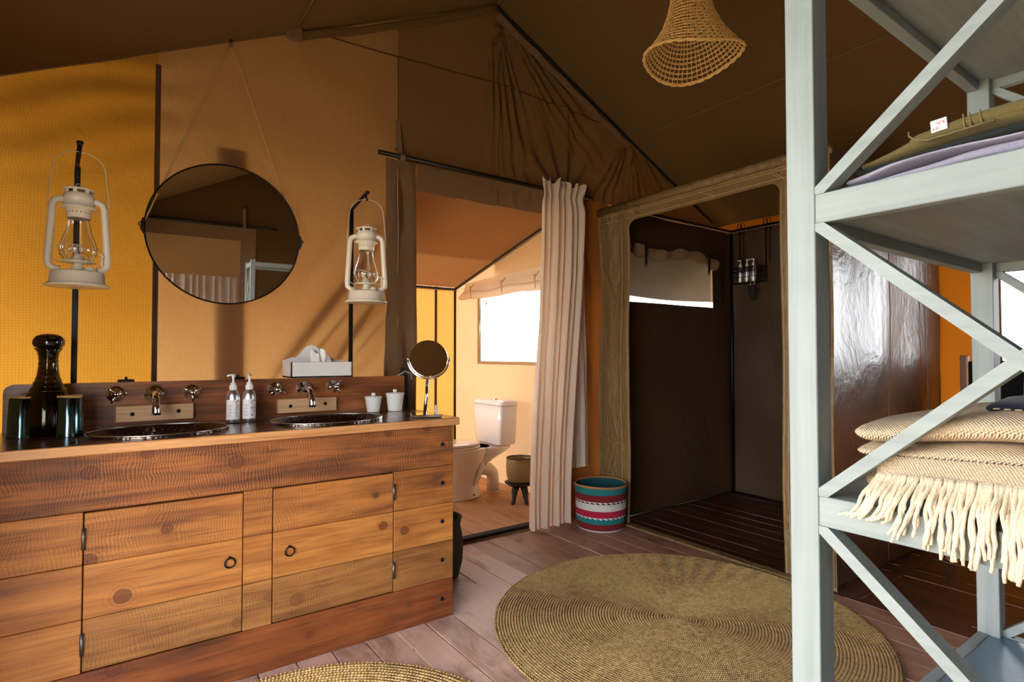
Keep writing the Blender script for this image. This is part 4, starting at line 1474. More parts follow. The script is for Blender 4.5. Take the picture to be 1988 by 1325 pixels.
mb = MB()
def tis(a, b):
    q = a * 2 * PI
    r = 0.045 * (1 - b * 0.45) * (1 + 0.35 * math.sin(3 * q + b * 3) + 0.2 * math.sin(7 * q + 1))
    return (0.812 + r * math.cos(q) * 1.15, 2.727 + r * math.sin(q) * 0.8, bz + 0.035 + 0.088 * b + 0.012 * math.sin(4 * q) * b)
mb.grid(tis, 48, 10)
mb.grid(lambda a, b: (0.812 + 0.04 * (a - 0.5) * 2 * (1 - .5 * b), 2.727 + 0.012 * math.sin(a * 14 + b * 3) + 0.01 * b, bz + 0.07 + 0.055 * b + 0.008 * math.sin(a * 11)), 24, 8)
part('tissue', mb, 'tissue', t)

# shaving mirror
px_, py_ = 1.165, 2.300
t = empty('shaving_mirror', 'round chrome shaving mirror on a square base at the worktop end', 'mirror', (px_, py_, 0.881))
mb = MB()
Mz = Matrix.Translation((px_, py_, 0.881)) @ Matrix.Rotation(R(-20), 4, 'Z')
mb.box(-0.066, 0.066, -0.052, 0.052, 0.0, 0.013, 0.002, M=Mz)
part('base', mb, 'chrome', t)
mb = MB()
mb.tube([(px_ - 0.006, py_, 0.893), (px_ + 0.002, py_, 0.96), (px_ + 0.008, py_, 1.048)], [0.008, 0.0075, 0.007], 14)
part('stem', mb, 'chrome', t)
MC = Vector((px_ + 0.012, py_, 1.141))
face = Matrix.Translation(MC) @ Matrix.Rotation(R(-24), 4, 'Z') @ Matrix.Rotation(R(90 - 15), 4, 'X')
mb = MB()
mb.tube([face @ Vector((0.093 * math.cos(a), 0.093 * math.sin(a), 0)) for a in [PI + i * PI / 20 for i in range(21)]], 0.004, 8)
mb.tube([face @ Vector((s * 0.097, 0, 0)) for s in (-1, -0.88)], 0.005, 8)
mb.tube([face @ Vector((s * 0.097, 0, 0)) for s in (1, 0.88)], 0.005, 8)
part('yoke', mb, 'chrome', t)
mb = MB()
mb.lathe([(0.084, -0.006), (0.088, 0.0), (0.086, 0.006), (0.083, 0.0066)], 48, M=face)
mb.lathe([(0.0, -0.007), (0.084, -0.006)], 48, M=face)
part('rim', mb, 'chrome', t)
mb = MB()
mb.lathe([(0.0, 0.0062), (0.083, 0.0062)], 48, M=face)
part('mirror_glass', mb, 'mirror', t)
t = empty('perfume_bottle', 'tiny pale pointed bottle behind the shaving mirror base', 'bottle', (1.262, 2.385, 0.881))
mb = MB()
mb.lathe([(0, 0), (0.011, 0.0), (0.012, 0.004), (0.009, 0.013), (0.005, 0.02)], 14, (1.262, 2.385, 0.881))
part('body', mb, 'porcelain', t)
mb = MB()
mb.lathe([(0.005, 0.019), (0.007, 0.023), (0.005, 0.034), (0.001, 0.043), (0, 0.044)], 14, (1.262, 2.385, 0.881))
part('cap', mb, 'white_plastic', t)

# ------------------------------------------------------------------ lantern stands and lanterns
PY = 2.735
for x, lab, xo in ((0.972, 'black iron crook behind the tissue box holding the pale lantern', 0.940), (-0.109, 'black iron crook at the far left holding the shaded lantern', -0.092)):
    t = empty('lantern_crook', lab, 'hook', (x, PY, 0.0), 'iron crooks holding lanterns')
    mb = MB()
    mb.box(x - 0.0095, x + 0.0095, PY - 0.006, PY + 0.006, 0.0, 1.887, 0.001)
    part('pole', mb, 'black_metal', t)
    ex = xo
    mb = MB()
    mb.tube([(x, PY, 1.88), (x, PY - 0.03, 1.886), (ex, 2.445, 1.893)], 0.0075, 8)
    part('arm', mb, 'black_metal', t)
    mb = MB()
    mb.lathe([(0, -0.006), (0.009, -0.005), (0.011, 0), (0.009, 0.005), (0, 0.006)], 12, (ex, 2.44, 1.893))
    mb.tube([(ex, 2.455, 1.89), (ex, 2.455, 1.868), (ex, 2.450, 1.858), (ex, 2.443, 1.860), (ex, 2.440, 1.867)], 0.0035, 8)
    part('hook', mb, 'black_metal', t)


def lantern(x, y, z, rot, lab):
    t = empty('hurricane_lantern', lab, 'lantern', (x, y, z), 'cream hurricane lanterns on iron crooks')
    M = Matrix.Translation((x, y, z)) @ Matrix.Rotation(R(rot), 4, 'Z')
    mb = MB()
    mb.lathe([(0.0, 0.002), (0.090, 0.0), (0.093, 0.003), (0.084, 0.010), (0.078, 0.016), (0.077, 0.046), (0.074, 0.051), (0.050, 0.056), (0.0, 0.057)], 40, M=M)
    part('fuel_tank', mb, 'lantern', t)
    for s in (-1, 1):
        mb = MB()
        pts = [(s * 0.050, 0, 0.058), (s * 0.068, 0, 0.062), (s * 0.080, 0, 0.073), (s * 0.0815, 0, 0.095), (s * 0.077, 0, 0.18), (s * 0.0715, 0, 0.275), (s * 0.066, 0, 0.292), (s * 0.052, 0, 0.300), (s * 0.036, 0, 0.299)]
        mb.tube(pts, 0.0112, 12, M=M)
        part('side_tube', mb, 'lantern', t)
    mb = MB()
    mb.lathe([(0.033, 0.236), (0.034, 0.237), (0.036, 0.268), (0.050, 0.270), (0.052, 0.274), (0.044, 0.278), (0.043, 0.298), (0.044, 0.300), (0.043, 0.318), (0.036, 0.322), (0.034, 0.324)], 36, M=M)
    ch = part('chimney', mb, 'lantern', t)
    mb = MB()
    mb.lathe([(0.036, 0.332), (0.046, 0.333), (0.047, 0.336), (0.036, 0.340), (0.0, 0.342)], 36, M=M)
    for k in range(6):
        a = k * PI / 3 + 0.2
        mb.box(0.030, 0.037, -0.005, 0.005, 0.322, 0.334, M=M @ Matrix.Rotation(a, 4, 'Z'))
    part('cap', mb, 'lantern', ch)
    mb = MB()
    for k in range(18):
        a = k * PI / 9
        mb.lathe([(0.0, 0.0006), (0.0018, 0.0006), (0.0018, 0)], 6, M=M @ Matrix.Rotation(a, 4, 'Z') @ Matrix.Translation((0.0352, 0, 0.255)) @ Matrix.Rotation(R(90), 4, 'Y'))
    part('vent_holes', mb, 'stopper', ch)
    mb = MB()
    mb.tube([(-0.009, 0, 0.341), (-0.010, 0, 0.352), (-0.006, 0, 0.357), (0.006, 0, 0.357), (0.010, 0, 0.352), (0.009, 0, 0.341)], 0.0018, 6, M=M)
    part('lifting_ring', mb, 'lantern_wire', ch)
    mb = MB()
    mb.lathe([(0.030, 0.238), (0.031, 0.225), (0.038, 0.19), (0.050, 0.155), (0.055, 0.130), (0.052, 0.108), (0.040, 0.090), (0.034, 0.083)], 36, M=M)
    part('glass_globe', mb, 'glass', t)
    mb = MB()
    mb.lathe([(0.0, 0.057), (0.018, 0.057), (0.020, 0.066), (0.014, 0.070), (0.013, 0.082), (0.050, 0.084), (0.051, 0.087), (0.020, 0.089), (0.019, 0.098), (0.013, 0.108), (0.006, 0.113), (0, 0.113)], 24, M=M)
    part('burner', mb, 'lantern', t)
    mb = MB()
    mb.lathe([(0.0, 0.150), (0.014, 0.147), (0.020, 0.137), (0.018, 0.127), (0.011, 0.118), (0.010, 0.110)], 16, M=M)
    part('bulb', mb, 'glass', t)
    mb = MB()
    mb.lathe([(0.006, 0.112), (0.006, 0.120), (0.002, 0.135), (0, 0.138)], 8, M=M)
    part('filament_stem', mb, 'chrome', t)
    mb = MB()
    mb.tube([(0.056 * math.cos(a), 0.056 * math.sin(a), 0.135 + 0.008 * math.sin(2 * a)) for a in [k * PI / 12 for k in range(24)]], 0.0013, 5, True, M=M)
    for k in range(4):
        a = k * PI / 2 + PI / 4
        mb.tube([(0.050 * math.cos(a), 0.050 * math.sin(a), 0.086), (0.058 * math.cos(a + .3), 0.058 * math.sin(a + .3), 0.12), (0.055 * math.cos(a + .8), 0.055 * math.sin(a + .8), 0.135)], 0.0013, 5, M=M)
    mb.tube([(-0.08, 0, 0.09), (-0.066, 0, 0.092), (-0.060, 0, 0.084), (-0.045, 0, 0.083)], 0.0014, 5, M=M)
    mb.tube([(0.08, 0, 0.09), (0.066, 0, 0.092), (0.060, 0, 0.084), (0.045, 0, 0.083)], 0.0014, 5, M=M)
    part('wire_guard', mb, 'lantern_wire', t)
    mb = MB()
    mb.lathe([(0, 0.012), (0.012, 0.010), (0.013, 0.0), (0.013, -0.003)], 16, M=M @ Matrix.Translation((0.032, -0.035, 0.057)))
    part('filler_cap', mb, 'lantern', t)
    mb = MB()
    mb.box(0.064, 0.070, -0.010, -0.006, 0.075, 0.120, 0.001, M=M)
    mb.tube([(0.075, -0.012, 0.105), (0.066, -0.014, 0.118), (0.058, -0.014, 0.116)], 0.002, 6, M=M)
    part('lift_lever', mb, 'lantern', t)
    mb = MB()
    pts = [(-0.082, 0, 0.268), (-0.084, 0, 0.30), (-0.076, 0, 0.385)]
    for k in range(1, 12):
        a = PI - k * PI / 12
        pts.append((0.074 * math.cos(a), 0, 0.395 + 0.075 * math.sin(a) ** 0.8))
    pts += [(0.076, 0, 0.385), (0.084, 0, 0.30), (0.082, 0, 0.268)]
    mb.tube(pts, 0.0016, 6, M=M)
    part('bail_handle', mb, 'lantern_wire', t)
    return t


lantern(0.939, 2.447, 1.393, -22, 'pale cream lantern with clear glass hung beside the doorway')
lantern(-0.092, 2.447, 1.393, 2, 'shaded cream lantern with clear glass hung at the far left')

# ------------------------------------------------------------------ round mirror on its rope
MX, MZ, MR = 0.452, 1.737, 0.332
t = empty('round_mirror', 'large round black-rimmed mirror hung from a rope on the canvas', 'mirror', (MX, YA - 0.035, MZ))
nrm = Vector((-math.sin(R(2.6)), -math.cos(R(2.6)), -math.sin(R(2.35)))).normalized()
zx = Vector((0, 0, 1))
ax_x = zx.cross(nrm).normalized() * 1
ax_y = nrm.cross(ax_x).normalized()
MM = Matrix.Translation((MX, YA - 0.045, MZ)) @ Matrix((ax_x, ax_y, nrm)).transposed().to_4x4()
mb = MB()
mb.lathe([(0, 0.0), (MR - 0.003, 0.0)], 96, M=MM)
part('mirror_glass', mb, 'mirror', t)
mb = MB()
mb.lathe([(MR - 0.004, -0.012), (MR + 0.003, -0.012), (MR + 0.003, 0.006), (MR - 0.0015, 0.006), (MR - 0.004, 0.0005)], 96, M=MM)
mb.lathe([(0, -0.013), (MR, -0.012)], 96, M=MM)
part('rim', mb, 'black_metal', t)
for s in (-1, 1):
    mb = MB()
    c = MM @ Vector((-s * 0, 0, 0))
    x = MX + s * (MR + 0.006)
    mb.tube([(x - s * 0.004, YA - 0.06, MZ + 0.032), (x + s * 0.004, YA - 0.058, MZ + 0.012), (x + s * 0.004, YA - 0.058, MZ - 0.018), (x - s * 0.006, YA - 0.06, MZ - 0.036)], 0.006, 6)
    mb.tube([(x + s * (0.006 + 0.010 * math.cos(a)), YA - 0.055, MZ + 0.004 + 0.010 * math.sin(a)) for a in [k * PI / 6 for k in range(12)]], 0.0025, 5, True)
    part('leather_loop', mb, 'leather', t)
mb = MB()
for s in (-1, 1):
    x1 = MX + s * (MR + 0.004)
    mb.tube([(0.462 + (x1 - 0.462) * a, YA - 0.030 - 0.01 * math.sin(PI * a), 2.685 + (MZ + 0.01 - 2.685) * a) for a in [i / 16 for i in range(17)]], 0.0045, 6)
part('rope', mb, 'rope', t)
mb = MB()
mb.tube([(0.462, YA - 0.002, 2.69), (0.462, YA - 0.04, 2.695)], 0.003, 6)
mb.lathe([(0, -0.004), (0.008, 0), (0, 0.004)], 8, (0.462, YA - 0.03, 2.688))
part('nail', mb, 'bolt', t)

# ------------------------------------------------------------------ curtain rod, strap and curtain
t = empty('curtain_rod', 'black wooden curtain rod over the toilet doorway', 'curtain rod', (1.9, YA - 0.075, 2.29))
mb = MB()
mb.tube([(1.205, YA - 0.075, 2.290), (2.84, YA - 0.065, 2.290)], 0.0135, 12)
part('rod', mb, 'rod_black', t)
mb = MB()
xs, w = 1.345, 0.030
path = [(YA - 0.012, 2.52), (YA - 0.030, 2.44), (YA - 0.045, 2.34), (YA - 0.062, 2.305), (YA - 0.092, 2.300), (YA - 0.094, 2.276), (YA - 0.075, 2.266), (YA - 0.05, 2.278), (YA - 0.035, 2.33), (YA - 0.012, 2.46)]
vs_ = []
for (y, z) in path:
    vs_ += [(xs - w / 2, y, z), (xs + w / 2, y, z)]
mb.add(vs_, [(2 * i, 2 * i + 1, 2 * i + 3, 2 * i + 2) for i in range(len(path) - 1)], True)
part('hanging_strap', mb, 'canvas_hem', t, label='brown webbing strap looped round the rod')


def curtain(xt0, xt1, xb0, xb1, y0, zt_, zb, nf, seed, amp=0.028):
    mb = MB()
    def fn(a, b):
        zz = zb + (zt_ - zb) * b
        xl = xb0 + (xt0 - xb0) * sm(0.0, 0.95, b)
        xr = xb1 + (xt1 - xb1) * sm(0.0, 0.95, b)
        pin = math.exp(-((zz - (zt_ - 0.10)) / 0.045) ** 2)
        aa = a + 0.012 * math.sin(a * 40 + b * 3)
        x = xl + (xr - xl) * aa
        cx_ = (xl + xr) / 2
        x = cx_ + (x - cx_) * (1 - 0.10 * pin)
        A = amp * (0.75 + 0.5 * (1 - b)) * (1 - 0.45 * pin)
        ph = a * 2 * PI * nf + 1.4 * nz(a * 3, b * 1.6, seed) * (1.2 - b)
        y = y0 - A * math.sin(ph) - 0.4 * A * math.sin(ph * 0.5 + 1.3) + 0.006 * nz(a * 8, b * 6, seed)
        if zz > zt_ - 0.09:
            k = (zz - (zt_ - 0.09)) / 0.09
            y += 0.012 * math.sin(ph * 1.7) * k
            x += 0.010 * k * math.sin(ph + 1)
            zz += 0.016 * k * math.sin(ph * 1.3 + 2)
        if b < 0.02:
            zz += 0.004 * math.sin(ph)
        return (x, y, zz)
    mb.grid(fn, 150, 110)
    return mb


t = empty('door_curtain', 'gathered cream linen curtain drawn to the side of the toilet doorway', 'curtain', (2.55, YA - 0.075, 0.02))
part('cloth', curtain(2.335, 2.745, 2.235, 2.595, YA - 0.104, 2.345, 0.018, 7, 3), 'curtain', t)
part('back_layer', curtain(2.60, 2.79, 2.60, 2.82, YA - 0.035, 2.30, 0.36, 3, 9, 0.012), 'curtain', t)

# rear rod + curtain, reflected in the round mirror
t = empty('curtain_rod', 'black rod over the rear doorway, seen only in the round mirror', 'curtain rod', (0.4, YB + 0.07, 2.29))
mb = MB()
mb.tube([(-0.36, YB + 0.07, 2.29), (1.22, YB + 0.07, 2.29)], 0.014, 10)
part('rod', mb, 'rod_black', t)
mb = MB()
mb.box(0.855, 0.885, YB + 0.045, YB + 0.050, 2.27, 2.50)
mb.box(0.855, 0.885, YB + 0.088, YB + 0.092, 2.27, 2.31)
part('hanging_strap', mb, 'canvas_hem', t)
mb = MB()
mb.grid(lambda a, b: (0.08 + 0.84 * a, -2.45 + 0.010 * math.sin(a * 60 + nz(a * 5, b) * 3), 0.02 + 1.74 * b), 90, 20)
o = part('hanging_sheet', mb, 'curtain', at=(0.5, -2.45, 0.02))
tag(o, 'cream sheet hanging in the rear room, seen only in the round mirror', 'sheet')

# ------------------------------------------------------------------ toilet
def loft(mb, secs, n=40, p=2.4, cap0=True, cap1=True):
    """secs: (z, cx, cy, rx, ry[, tiltx])  superellipse rings"""
    base = len(mb.v)
    for q in secs:
        z, cx, cy, rx, ry = q[:5]
        tl = q[5] if len(q) > 5 else 0.0
        pp = q[6] if len(q) > 6 else p
        for j in range(n):
            t = 2 * PI * j / n
            c_, s_ = math.cos(t), math.sin(t)
            x = rx * (abs(c_) ** (2 / pp)) * (1 if c_ >= 0 else -1)
            y = ry * (abs(s_) ** (2 / pp)) * (1 if s_ >= 0 else -1)
            mb.v.append((cx + x, cy + y, z + tl * x))
    m_ = len(secs)
    for i in range(m_ - 1):
        for j in range(n):
            mb.f.append((base + i * n + j, base + i * n + (j + 1) % n, base + (i + 1) * n + (j + 1) % n, base + (i + 1) * n + j))
            mb.sm.append(True)
    if cap0:
        mb.f.append(tuple(base + j for j in reversed(range(n))))
        mb.sm.append(False)
    if cap1:
        mb.f.append(tuple(base + (m_ - 1) * n + j for j in range(n)))
        mb.sm.append(False)
    return mb


TY = 4.03
t = empty('toilet', 'white porcelain close-coupled toilet seen through the doorway', 'toilet', (2.42, TY, 0.0))
mb = MB()
loft(mb, [(0.0, 2.31, TY, 0.215, 0.150), (0.015, 2.31, TY, 0.213, 0.148), (0.03, 2.315, TY, 0.200, 0.128), (0.12, 2.32, TY, 0.195, 0.118), (0.20, 2.31, TY, 0.20, 0.125), (0.26, 2.30, TY, 0.225, 0.150), (0.32, 2.30, TY, 0.26, 0.175), (0.365, 2.31, TY, 0.285, 0.185), (0.392, 2.315, TY, 0.295, 0.188), (0.402, 2.315, TY, 0.29, 0.184)], p=2.5)
part('bowl', mb, 'porcelain', t)
mb = MB()
loft(mb, [(0.235, 2.50, TY, 0.06, 0.085), (0.29, 2.54, TY, 0.10, 0.11), (0.35, 2.60, TY, 0.145, 0.16), (0.385, 2.63, TY, 0.16, 0.185), (0.402, 2.63, TY, 0.158, 0.184)], p=3.2)
part('cistern_shelf', mb, 'porcelain', t)
mb = MB()
loft(mb, [(0.404, 2.265, TY, 0.245, 0.186), (0.418, 2.265, TY, 0.248, 0.188), (0.422, 2.265, TY, 0.243, 0.184)], p=2.4)
part('seat', mb, 'porcelain', t)
mb = MB()
loft(mb, [(0.4245, 2.268, TY, 0.240, 0.183), (0.440, 2.268, TY, 0.244, 0.186), (0.447, 2.268, TY, 0.225, 0.168), (0.449, 2.268, TY, 0.15, 0.10)], p=2.4)
part('seat_lid', mb, 'porcelain', t)
mb = MB()
loft(mb, [(0.412, 2.70, TY, 0.085, 0.192), (0.425, 2.70, TY, 0.090, 0.198), (0.60, 2.70, TY, 0.094, 0.214), (0.735, 2.70, TY, 0.097, 0.222)], p=7, n=64)
cis = part('cistern', mb, 'porcelain', t)
mb = MB()
loft(mb, [(0.737, 2.70, TY, 0.101, 0.226), (0.762, 2.70, TY, 0.101, 0.226), (0.775, 2.70, TY, 0.09, 0.205), (0.780, 2.70, TY, 0.06, 0.15)], p=6, n=64)
lid_ = part('cistern_lid', mb, 'porcelain', cis)
mb = MB()
mb.lathe([(0.026, 0.779), (0.026, 0.786), (0.022, 0.789), (0, 0.789)], 20, (2.70, TY, 0))
part('flush_button', mb, 'chrome', cis)
mb = MB()
mb.tube([(2.46, TY - 0.02, 0.205), (2.56, TY - 0.02, 0.205), (2.62, TY - 0.02, 0.195), (2.655, TY - 0.02, 0.16), (2.665, TY - 0.02, 0.11), (2.665, TY - 0.02, 0.012)], [0.050, 0.052, 0.055, 0.056, 0.052, 0.052], 20)
mb.lathe([(0.056, 0.0), (0.058, 0.006), (0.054, 0.012)], 20, (2.665, TY - 0.02, 0.001))
part('waste_pipe', mb, 'porcelain', t)
mb = MB()
mb.tube([(2.50, TY - 0.09, 0.30), (2.50, TY - 0.10, 0.25), (2.46, TY - 0.115, 0.16), (2.42, TY - 0.118, 0.10)], [0.012, 0.022, 0.02, 0.008], 10)
part('trap_bulge', mb, 'porcelain', t)
bolt(t, 2.40, TY - 0.148, 0.035, 0.007, mat='dark_basket', name='fixing_screw')

# stool and small basket
STX, STY = 2.645, 3.60
t = empty('stool', 'low dark carved three-legged stool beside the toilet', 'stool', (STX, STY, 0.0))
mb = MB()
mb.lathe([(0, 0.130), (0.05, 0.128), (0.095, 0.138), (0.118, 0.152), (0.119, 0.160), (0.10, 0.160), (0.0, 0.154)], 30, (STX, STY, 0))
part('seat', mb, 'stool_wood', t)
for a in (205, 265, 30):
    a = R(a)
    mb = MB()
    mb.tube([(STX + r * math.cos(a), STY + r * math.sin(a), z) for r, z in ((0.055, 0.138), (0.082, 0.10), (0.088, 0.055), (0.098, 0.02), (0.118, 0.0095))], [0.030, 0.025, 0.017, 0.015, 0.0095], 10)
    part('leg', mb, 'stool_wood', t)
t = empty('small_basket', 'small zigzag-woven straw basket on the dark stool', 'basket', (STX, STY, 0.1615))
c = (STX, STY, 0.1615)
mb = MB()
mb.lathe([(0, 0.001), (0.078, 0.0), (0.092, 0.012), (0.105, 0.06), (0.108, 0.12), (0.104, 0.185), (0.100, 0.187), (0.103, 0.12), (0.100, 0.06), (0.088, 0.015), (0, 0.006)], 40, c, wob=lambda q, z: 1 + 0.02 * math.sin(q * 2 + 1) * z / 0.18)
part('body', mb, 'small_basket', t, at=c)
mb = MB()
mb.tube([(STX + 0.102 * math.cos(a) * (1 + 0.02 * math.sin(a * 2 + 1)), STY + 0.102 * math.sin(a) * (1 + 0.02 * math.sin(a * 2 + 1)), 0.1615 + 0.187 + 0.001 * math.sin(9 * a)) for a in [k * PI / 24 for k in range(48)]], 0.004, 6, True)
part('rim', mb, 'dark_basket', t)

# patterned basket by the curtain
BX, BY = 2.718, 2.775
t = empty('patterned_basket', 'round woven basket banded in teal, crimson and white with triangles', 'basket', (BX, BY, 0.001))
c = (BX, BY, 0.001)
wobf = lambda q, z: 1 + 0.012 * math.sin(q * 2 + 0.5) * (z / 0.3) + 0.006 * math.sin(q * 5)
mb = MB()
mb.lathe([(0, 0.001), (0.148, 0.0), (0.156, 0.006), (0.163, 0.05), (0.168, 0.12), (0.171, 0.20), (0.176, 0.290)], 72, c, wob=wobf)
part('body', mb, 'kiondo', t, at=c)
mb = MB()
mb.lathe([(0.172, 0.290), (0.166, 0.20), (0.160, 0.06), (0.15, 0.012), (0, 0.008)], 60, c, wob=wobf)
part('lining', mb, 'teal_inside', t, label='teal inside')
mb = MB()
mb.tube([(BX + 0.1755 * wobf(a, .29) * math.cos(a), BY + 0.1755 * wobf(a, .29) * math.sin(a), 0.294 + 0.0025 * math.sin(a * 2 + 1)) for a in [k * PI / 36 for k in range(72)]], 0.0075, 8, True)
part('rim', mb, 'basket_rim', t, label='tan leather-like rim')

# dark basket by the end of the wash stand
DX, DY = 1.405, 2.665
t = empty('dark_basket', 'dark olive woven basket on the floor beside the cabinet end', 'basket', (DX, DY, 0.001))
c = (DX, DY, 0.001)
mb = MB()
mb.lathe([(0, 0.001), (0.115, 0.0), (0.130, 0.01), (0.147, 0.08), (0.150, 0.15), (0.143, 0.22), (0.132, 0.262), (0.135, 0.290), (0.142, 0.304), (0.136, 0.304), (0.128, 0.285), (0.126, 0.262), (0.137, 0.22), (0.144, 0.15), (0.141, 0.08), (0.124, 0.014), (0, 0.01)], 48, c, wob=lambda q, z: 1 + 0.02 * math.sin(q * 3 + z * 6) + 0.012 * math.sin(q * 7) * z / 0.3)
part('body', mb, 'dark_basket', t)

# ------------------------------------------------------------------ rugs
def rug(cx, cy, rad, coil, mat, lab, nth=420):
    ncoil = int(rad / coil)
    nr = ncoil * 5
    vs_ = []
    rr = ncoil * coil
    for i in range(nr + 1):
        for j in range(nth):
            th = -PI + 2 * PI * j / nth
            r = rr * i / nr
            q = (r - th * coil / (2 * PI)) / coil
            fr_ = q - math.floor(q)
            h = 0.007 + 0.0045 * (1 - abs(fr_ * 2 - 1) ** 2.2)
            r2 = r * (1 + 0.003 * math.sin(th * 3 + 1) + 0.0012 * math.sin(th * 47) * (r / rr))
            if i == nr:
                h = 0.001
            elif i == nr - 1:
                h *= 0.85
            h += 0.0015 * nz(r2 * math.cos(th) * 4, r2 * math.sin(th) * 4, 3) * (1 if i < nr else 0)
            vs_.append((cx + r2 * math.cos(th), cy + r2 * math.sin(th), h))
    fs = []
    for i in range(nr):
        for j in range(nth):
            a = i * nth + j
            b = i * nth + (j + 1) % nth
            fs.append((a, a + nth, b + nth, b))
    mb = MB()
    mb.v = vs_
    mb.f = fs
    mb.sm = [True] * len(fs)
    o = part('round_rug', mb, mat, at=(cx, cy, 0.0))
    tag(o, lab, 'rug')
    o.rotation_euler = (0, 0, R(200))
    # edge braid
    mb = MB()
    for k in range(int(2 * PI * rr / 0.016)):
        a = k * 0.016 / rr
        mb.tube([(cx + rr * math.cos(a) * 0.994, cy + rr * math.sin(a) * 0.994, 0.010), (cx + rr * math.cos(a + 0.5 * .016 / rr) * 1.008, cy + rr * math.sin(a + 0.5 * .016 / rr) * 1.008, 0.008), (cx + rr * math.cos(a + .016 / rr) * 1.003, cy + rr * math.sin(a + .016 / rr) * 1.003, 0.003)], 0.0035, 4, caps=False)
    b = part('edge_braid', mb, mat, o, kind='stuff')
    return o


rug(2.04, 1.60, 0.80, 0.0125, 'rug', 'large round coiled seagrass rug in the middle of the floor')
rug(0.437, 1.52, 0.655, 0.0165, 'rug2', 'coarser round coiled seagrass rug in front of the cabinet', 300)

# ------------------------------------------------------------------ woven lamp shade
LAX = Vector((2.005, 1.485, 2.42))
t = empty('pendant_lamp', 'trumpet-shaped woven straw pendant lamp hanging from the ridge', 'lamp', LAX)
LM = Matrix.Translation(LAX) @ Matrix.Rotation(R(-53), 4, 'Z') @ Matrix.Rotation(R(-2), 4, 'Y')
PR = ((0.0, 0.196), (0.03, 0.176), (0.07, 0.150), (0.12, 0.122), (0.18, 0.098), (0.25, 0.080), (0.32, 0.069), (0.40, 0.062), (0.48, 0.056))


def lr(z):
    for (a, b), (c_, d) in zip(PR[:-1], PR[1:]):
        if a <= z <= c_:
            return b + (d - b) * (z - a) / (c_ - a)
    return PR[-1][1]


def lp(th, z, off=0.0):
    w = 1 + 0.05 * math.sin(th * 2 + 0.6) * math.exp(-z * 8) + 0.03 * math.sin(th * 3 + 2) * math.exp(-z * 4)
    r = (lr(max(0, z)) + off) * w
    return LM @ Vector((r * math.cos(th), r * math.sin(th), z + 0.018 * math.sin(th * 2 + 1.0) * math.exp(-z * 9)))


mb = MB()
for k in range(52):
    th = 2 * PI * k / 52
    mb.tube([lp(th + 0.02 * nz(k, z * 6), z, 0.0012 * (1 if (k + i) % 2 else -1)) for i, z in enumerate([q * 0.016 for q in range(31)])], 0.0017, 5)
part('upright_strands', mb, 'straw', t, kind='stuff')
mb = MB()
for k in range(30):
    z = 0.003 + 0.0163 * k
    for s in (0, 1):
        mb.tube([lp(2 * PI * j / 72, z + 0.0028 * math.sin(j * 2.1 + PI * s + k) + 0.002 * nz(j * .3, k), 0.0028 * math.cos(j * 2.1 + PI * s + k)) for j in range(72)], 0.0018, 5, True)
part('woven_rings', mb, 'straw', t, kind='stuff')
mb = MB()
for s in (0, 1):
    mb.tube([lp(2 * PI * j / 90, 0.0 + 0.004 * math.sin(j * 1.05 + PI * s), 0.004 * math.cos(j * 1.05 + PI * s)) for j in range(90)], 0.0044, 6, True)
part('rim', mb, 'straw', t)
mb = MB()
tp = LM @ Vector((0, 0, 0.48))
mb.tube([LM @ Vector((0, 0, 0.30)), tp, (tp.x, tp.y + 0.02, 3.2), (RX, tp.y + 0.02, RZ - 0.02)], 0.006, 8)
part('cord', mb, 'rope', t)
mb = MB()
mb.lathe([(0, 0.0), (0.018, 0.006), (0.028, 0.022), (0.030, 0.036), (0.022, 0.058), (0.014, 0.075), (0.014, 0.10), (0.0, 0.10)], 18, M=LM @ Matrix.Translation((0, 0, 0.34)))
part('bulb', mb, 'porcelain', t)

# ------------------------------------------------------------------ wire rack in the shower
WX = SX1 - 0.075
ry0, ry1 = 2.470, 2.722
t = empty('wire_rack', 'black wire rack hooked over the shower wall tube', 'rack', (WX, 2.6, 1.75))
mb = MB()
for z in (1.745, 1.79, 1.835, 1.87):
    mb.tube([(WX - 0.05, ry0, z), (WX - 0.05, ry1, z), (WX + 0.045, ry1, z), (WX + 0.045, ry0, z)], 0.0028, 6, True)
for i in range(14):
    y = ry0 + (ry1 - ry0) * i / 13
    mb.tube([(WX - 0.05, y, 1.87), (WX - 0.05, y, 1.745), (WX + 0.045, y, 1.745), (WX + 0.045, y, 1.87)], 0.0016, 5)
for z in (1.76, 1.775, 1.805, 1.82, 1.85):
    mb.tube([(WX + 0.046, ry0, z), (WX + 0.046, ry0 + 0.11, z)], 0.0014, 4)
part('basket', mb, 'black_metal', t)
for y in (ry0 + 0.012, ry1 - 0.012):
    mb = MB()
    mb.tube([(WX + 0.045, y, 1.86), (WX + 0.045, y, 2.16), (WX + 0.02, y, 2.20), (WX + 0.02, y, 2.245), (WX + 0.045, y, 2.256), (WX + 0.062, y, 2.245), (WX + 0.062, y, 2.16)], 0.0036, 6)
    mb.tube([(WX + 0.045, y - 0.035, 1.90), (WX + 0.045, y - 0.034, 2.16), (WX + 0.02, y - 0.034, 2.20), (WX + 0.02, y - 0.034, 2.245), (WX + 0.045, y - 0.034, 2.256), (WX + 0.062, y - 0.034, 2.245), (WX + 0.062, y - 0.034, 2.16)], 0.0026, 6)
    part('hanging_hook', mb, 'black_metal', t)
for i, y in enumerate((2.668, 2.610, 2.552)):
    pump_bottle(WX - 0.012, y, 1.7485, 'WASH' if 0 else '', ('left', 'middle', 'right')[i] + ' of three slim pump bottles standing in the wire rack', r=0.0235, h=0.92, group='pump bottles in the shower rack', nozzle=(150, 300, 120)[i])
    q = bpy.data.objects[[o.name for o in bpy.data.objects if o.name.startswith('pump_bottle')][-1]]
